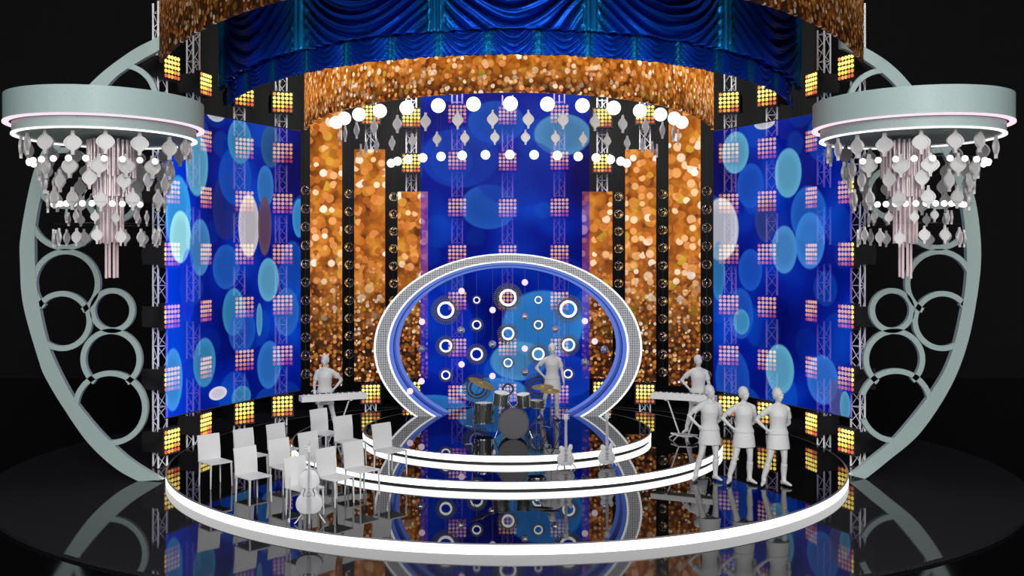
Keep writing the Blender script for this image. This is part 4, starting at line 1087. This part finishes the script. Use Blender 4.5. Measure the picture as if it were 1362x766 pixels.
    for sh, el in ((shA, elA), (shB, elB)):
        f = .62 if el is elA or True else .6
        m = tuple(a + (c - a) * f for a, c in zip(sh, el)); mm = tuple((a + c) / 2 for a, c in zip(sh, m))
        if el is elA: mm = tuple((a + c) / 2 for a, c in zip(mm, (-.275, .04, 1.285)))
        s.sphere(sh, .058, 14); limb(s, [(0.3 * sh[0], .01, 1.425), (.6 * sh[0], .01, 1.405), (.95 * sh[0], .006, 1.372)], [.045, .05, .056])
        s.tube([tuple(a * .6 + (0 if i == 0 else a * .4) for i, a in enumerate(sh)), sh, mm, m], [.045, .06, .06, .062], 16)
    shirt = remeshed(s, 'shirt', M_GREY, .009, 3)
    k = MB(); k.loft([ellring((0, .004, z), rx, ry, 28) for z, rx, ry in ((.98, .155, .108), (.93, .176, .118), (.86, .19, .13), (.76, .203, .142), (.665, .212, .152), (.655, .212, .152))])
    skirt = remeshed(k, 'skirt', M_GREY, .009, 2)
    boots = []
    for sx in (-1, 1):
        kn, A, d = feet[sx]; kn = Vector(kn); m = MB()
        top = A.lerp(kn, .72); md = A.lerp(kn, .42) + Vector((0, .012, 0))
        m.tube([top, top + (md - top) * .06, md, A + Vector((0, 0, .05)), A + Vector((0, 0, -.02))], [.060, .058, .056, .044, .044], 16)
        f = [(A - d * .045 + Vector((0, 0, -.07)), .03), (A + d * .02 + Vector((0, 0, -.042)), .042), (A + d * .10 + Vector((0, 0, -.056)), .036), (A + d * .19 + Vector((0, 0, -.068)), .022)]
        m.tube([p for p, r in f], [r for p, r in f], 14); m.sphere(f[-1][0], .022, 12); m.sphere(f[0][0], .03, 12)
        m.tube([A - d * .05 + Vector((0, 0, -.03)), A - d * .05 + Vector((0, 0, -.088))], [.03, .022], 12)
        boots.append(remeshed(m, 'boot', M_GREY, .008, 2))
    hcap = MB(); hcap.sphere(H((0, .028, .03)), 1.09, 28, (.084, .092, .098), hr); hcap.sphere(H((0, .05, -.02)), 1.09, 20, (.066, .062, .07), hr)
    hair = remeshed(hcap, 'hair', M_GREY, .008, 2)
    return body, shirt, skirt, boots, hair
PM = {p: person_meshes(p) for p in ('stage', 'drum', 'keys')}
def person(px, py, zs, pose, lab, rz=0, mirror=False, sc=1.0):
    c = ground(px, py, zs) + Vector((0, 0, .02)); t = thing('person', lab, 'person', c, rz)
    t.scale = (-sc if mirror else sc, sc, sc)
    body, shirt, skirt, boots, hair = PM[pose]
    for nm, me in (('body', body), ('shirt', shirt), ('skirt', skirt), ('boot', boots[0]), ('boot', boots[1]), ('hair', hair)): link(nm, me, t)
    return t
person(944, 639, S1, 'stage', 'grey figure in short skirt and boots, left of the three front figures, hand on hip', rad(2))
person(989.5, 643, S1, 'stage', 'grey figure in short skirt and boots, middle of the three front figures, hand on hip', rad(2))
person(1035, 646, S1, 'stage', 'grey figure in short skirt and boots, right of the three front figures, hand on hip', rad(2))
person(734.5, 557, S3, 'drum', 'grey figure standing behind the drum kit, one hand on hip', rad(-4), sc=1.0)
person(432, 577, S2, 'keys', 'grey figure behind the left keyboard, hand on hip', rad(14), True)
person(929, 577, S2, 'keys', 'grey figure behind the right keyboard, hand on hip', rad(-14))

# ------------------------------------------------------------------ lights
def area(name, loc, target, size, energy, col=(1, 1, 1), sy=None):
    l = bpy.data.lights.new(name, 'AREA'); l.size = size; l.energy = energy; l.color = col
    if sy: l.shape = 'RECTANGLE'; l.size_y = sy
    o = bpy.data.objects.new(name, l); COL.objects.link(o); o.location = loc
    o.rotation_euler = (Vector(target) - Vector(loc)).to_track_quat('-Z', 'Y').to_euler(); return o
area('front_softbox', (1, -4, 10), (0, 20, 3), 8, 3700)
area('added_drape_light', (0, 9, 15.5), (0, 17, 8.5), 6, 900, (1, 1, 1), 2)  # unseen light added above to bring out the curtain folds
area('added_truss_light', (0, 24.6, 10.2), (0, 28.6, 4.5), 8, 620, (1, 1, 1), 1.5)  # unseen light added behind the rings to brighten the back trusses
area('front_softbox_left', (-12, 2, 6), (-5, 20, 3), 4, 900)
area('front_softbox_right', (12, 2, 6), (5, 20, 3), 4, 900)
w = bpy.data.worlds.new('hall'); SC.world = w; w.use_nodes = True
w.node_tree.nodes['Background'].inputs[0].default_value = (.5, .5, .52, 1); w.node_tree.nodes['Background'].inputs[1].default_value = .05

# ------------------------------------------------------------------ camera and view
cam = bpy.data.cameras.new('camera'); co = bpy.data.objects.new('camera', cam); COL.objects.link(co)
co.location = (CX, 0, CZ); co.rotation_euler = (rad(90), 0, 0)
cam.sensor_width = 36; cam.lens = F / 1362 * 36; cam.shift_x = (681 - PX) / 1362; cam.shift_y = -(383 - PY) / 1362
cam.clip_end = 200
SC.camera = co
SC.view_settings.view_transform = 'Standard'; SC.view_settings.look = 'None'; SC.view_settings.exposure = 0; SC.view_settings.gamma = 1
SC.view_settings.use_curve_mapping = False
SC.cycles.use_denoising = True
SC.cycles.max_bounces = 10; SC.cycles.transparent_max_bounces = 16; SC.cycles.transmission_bounces = 8; SC.cycles.glossy_bounces = 6
SC.cycles.sample_clamp_indirect = 4; SC.cycles.caustics_refractive = False; SC.cycles.caustics_reflective = False
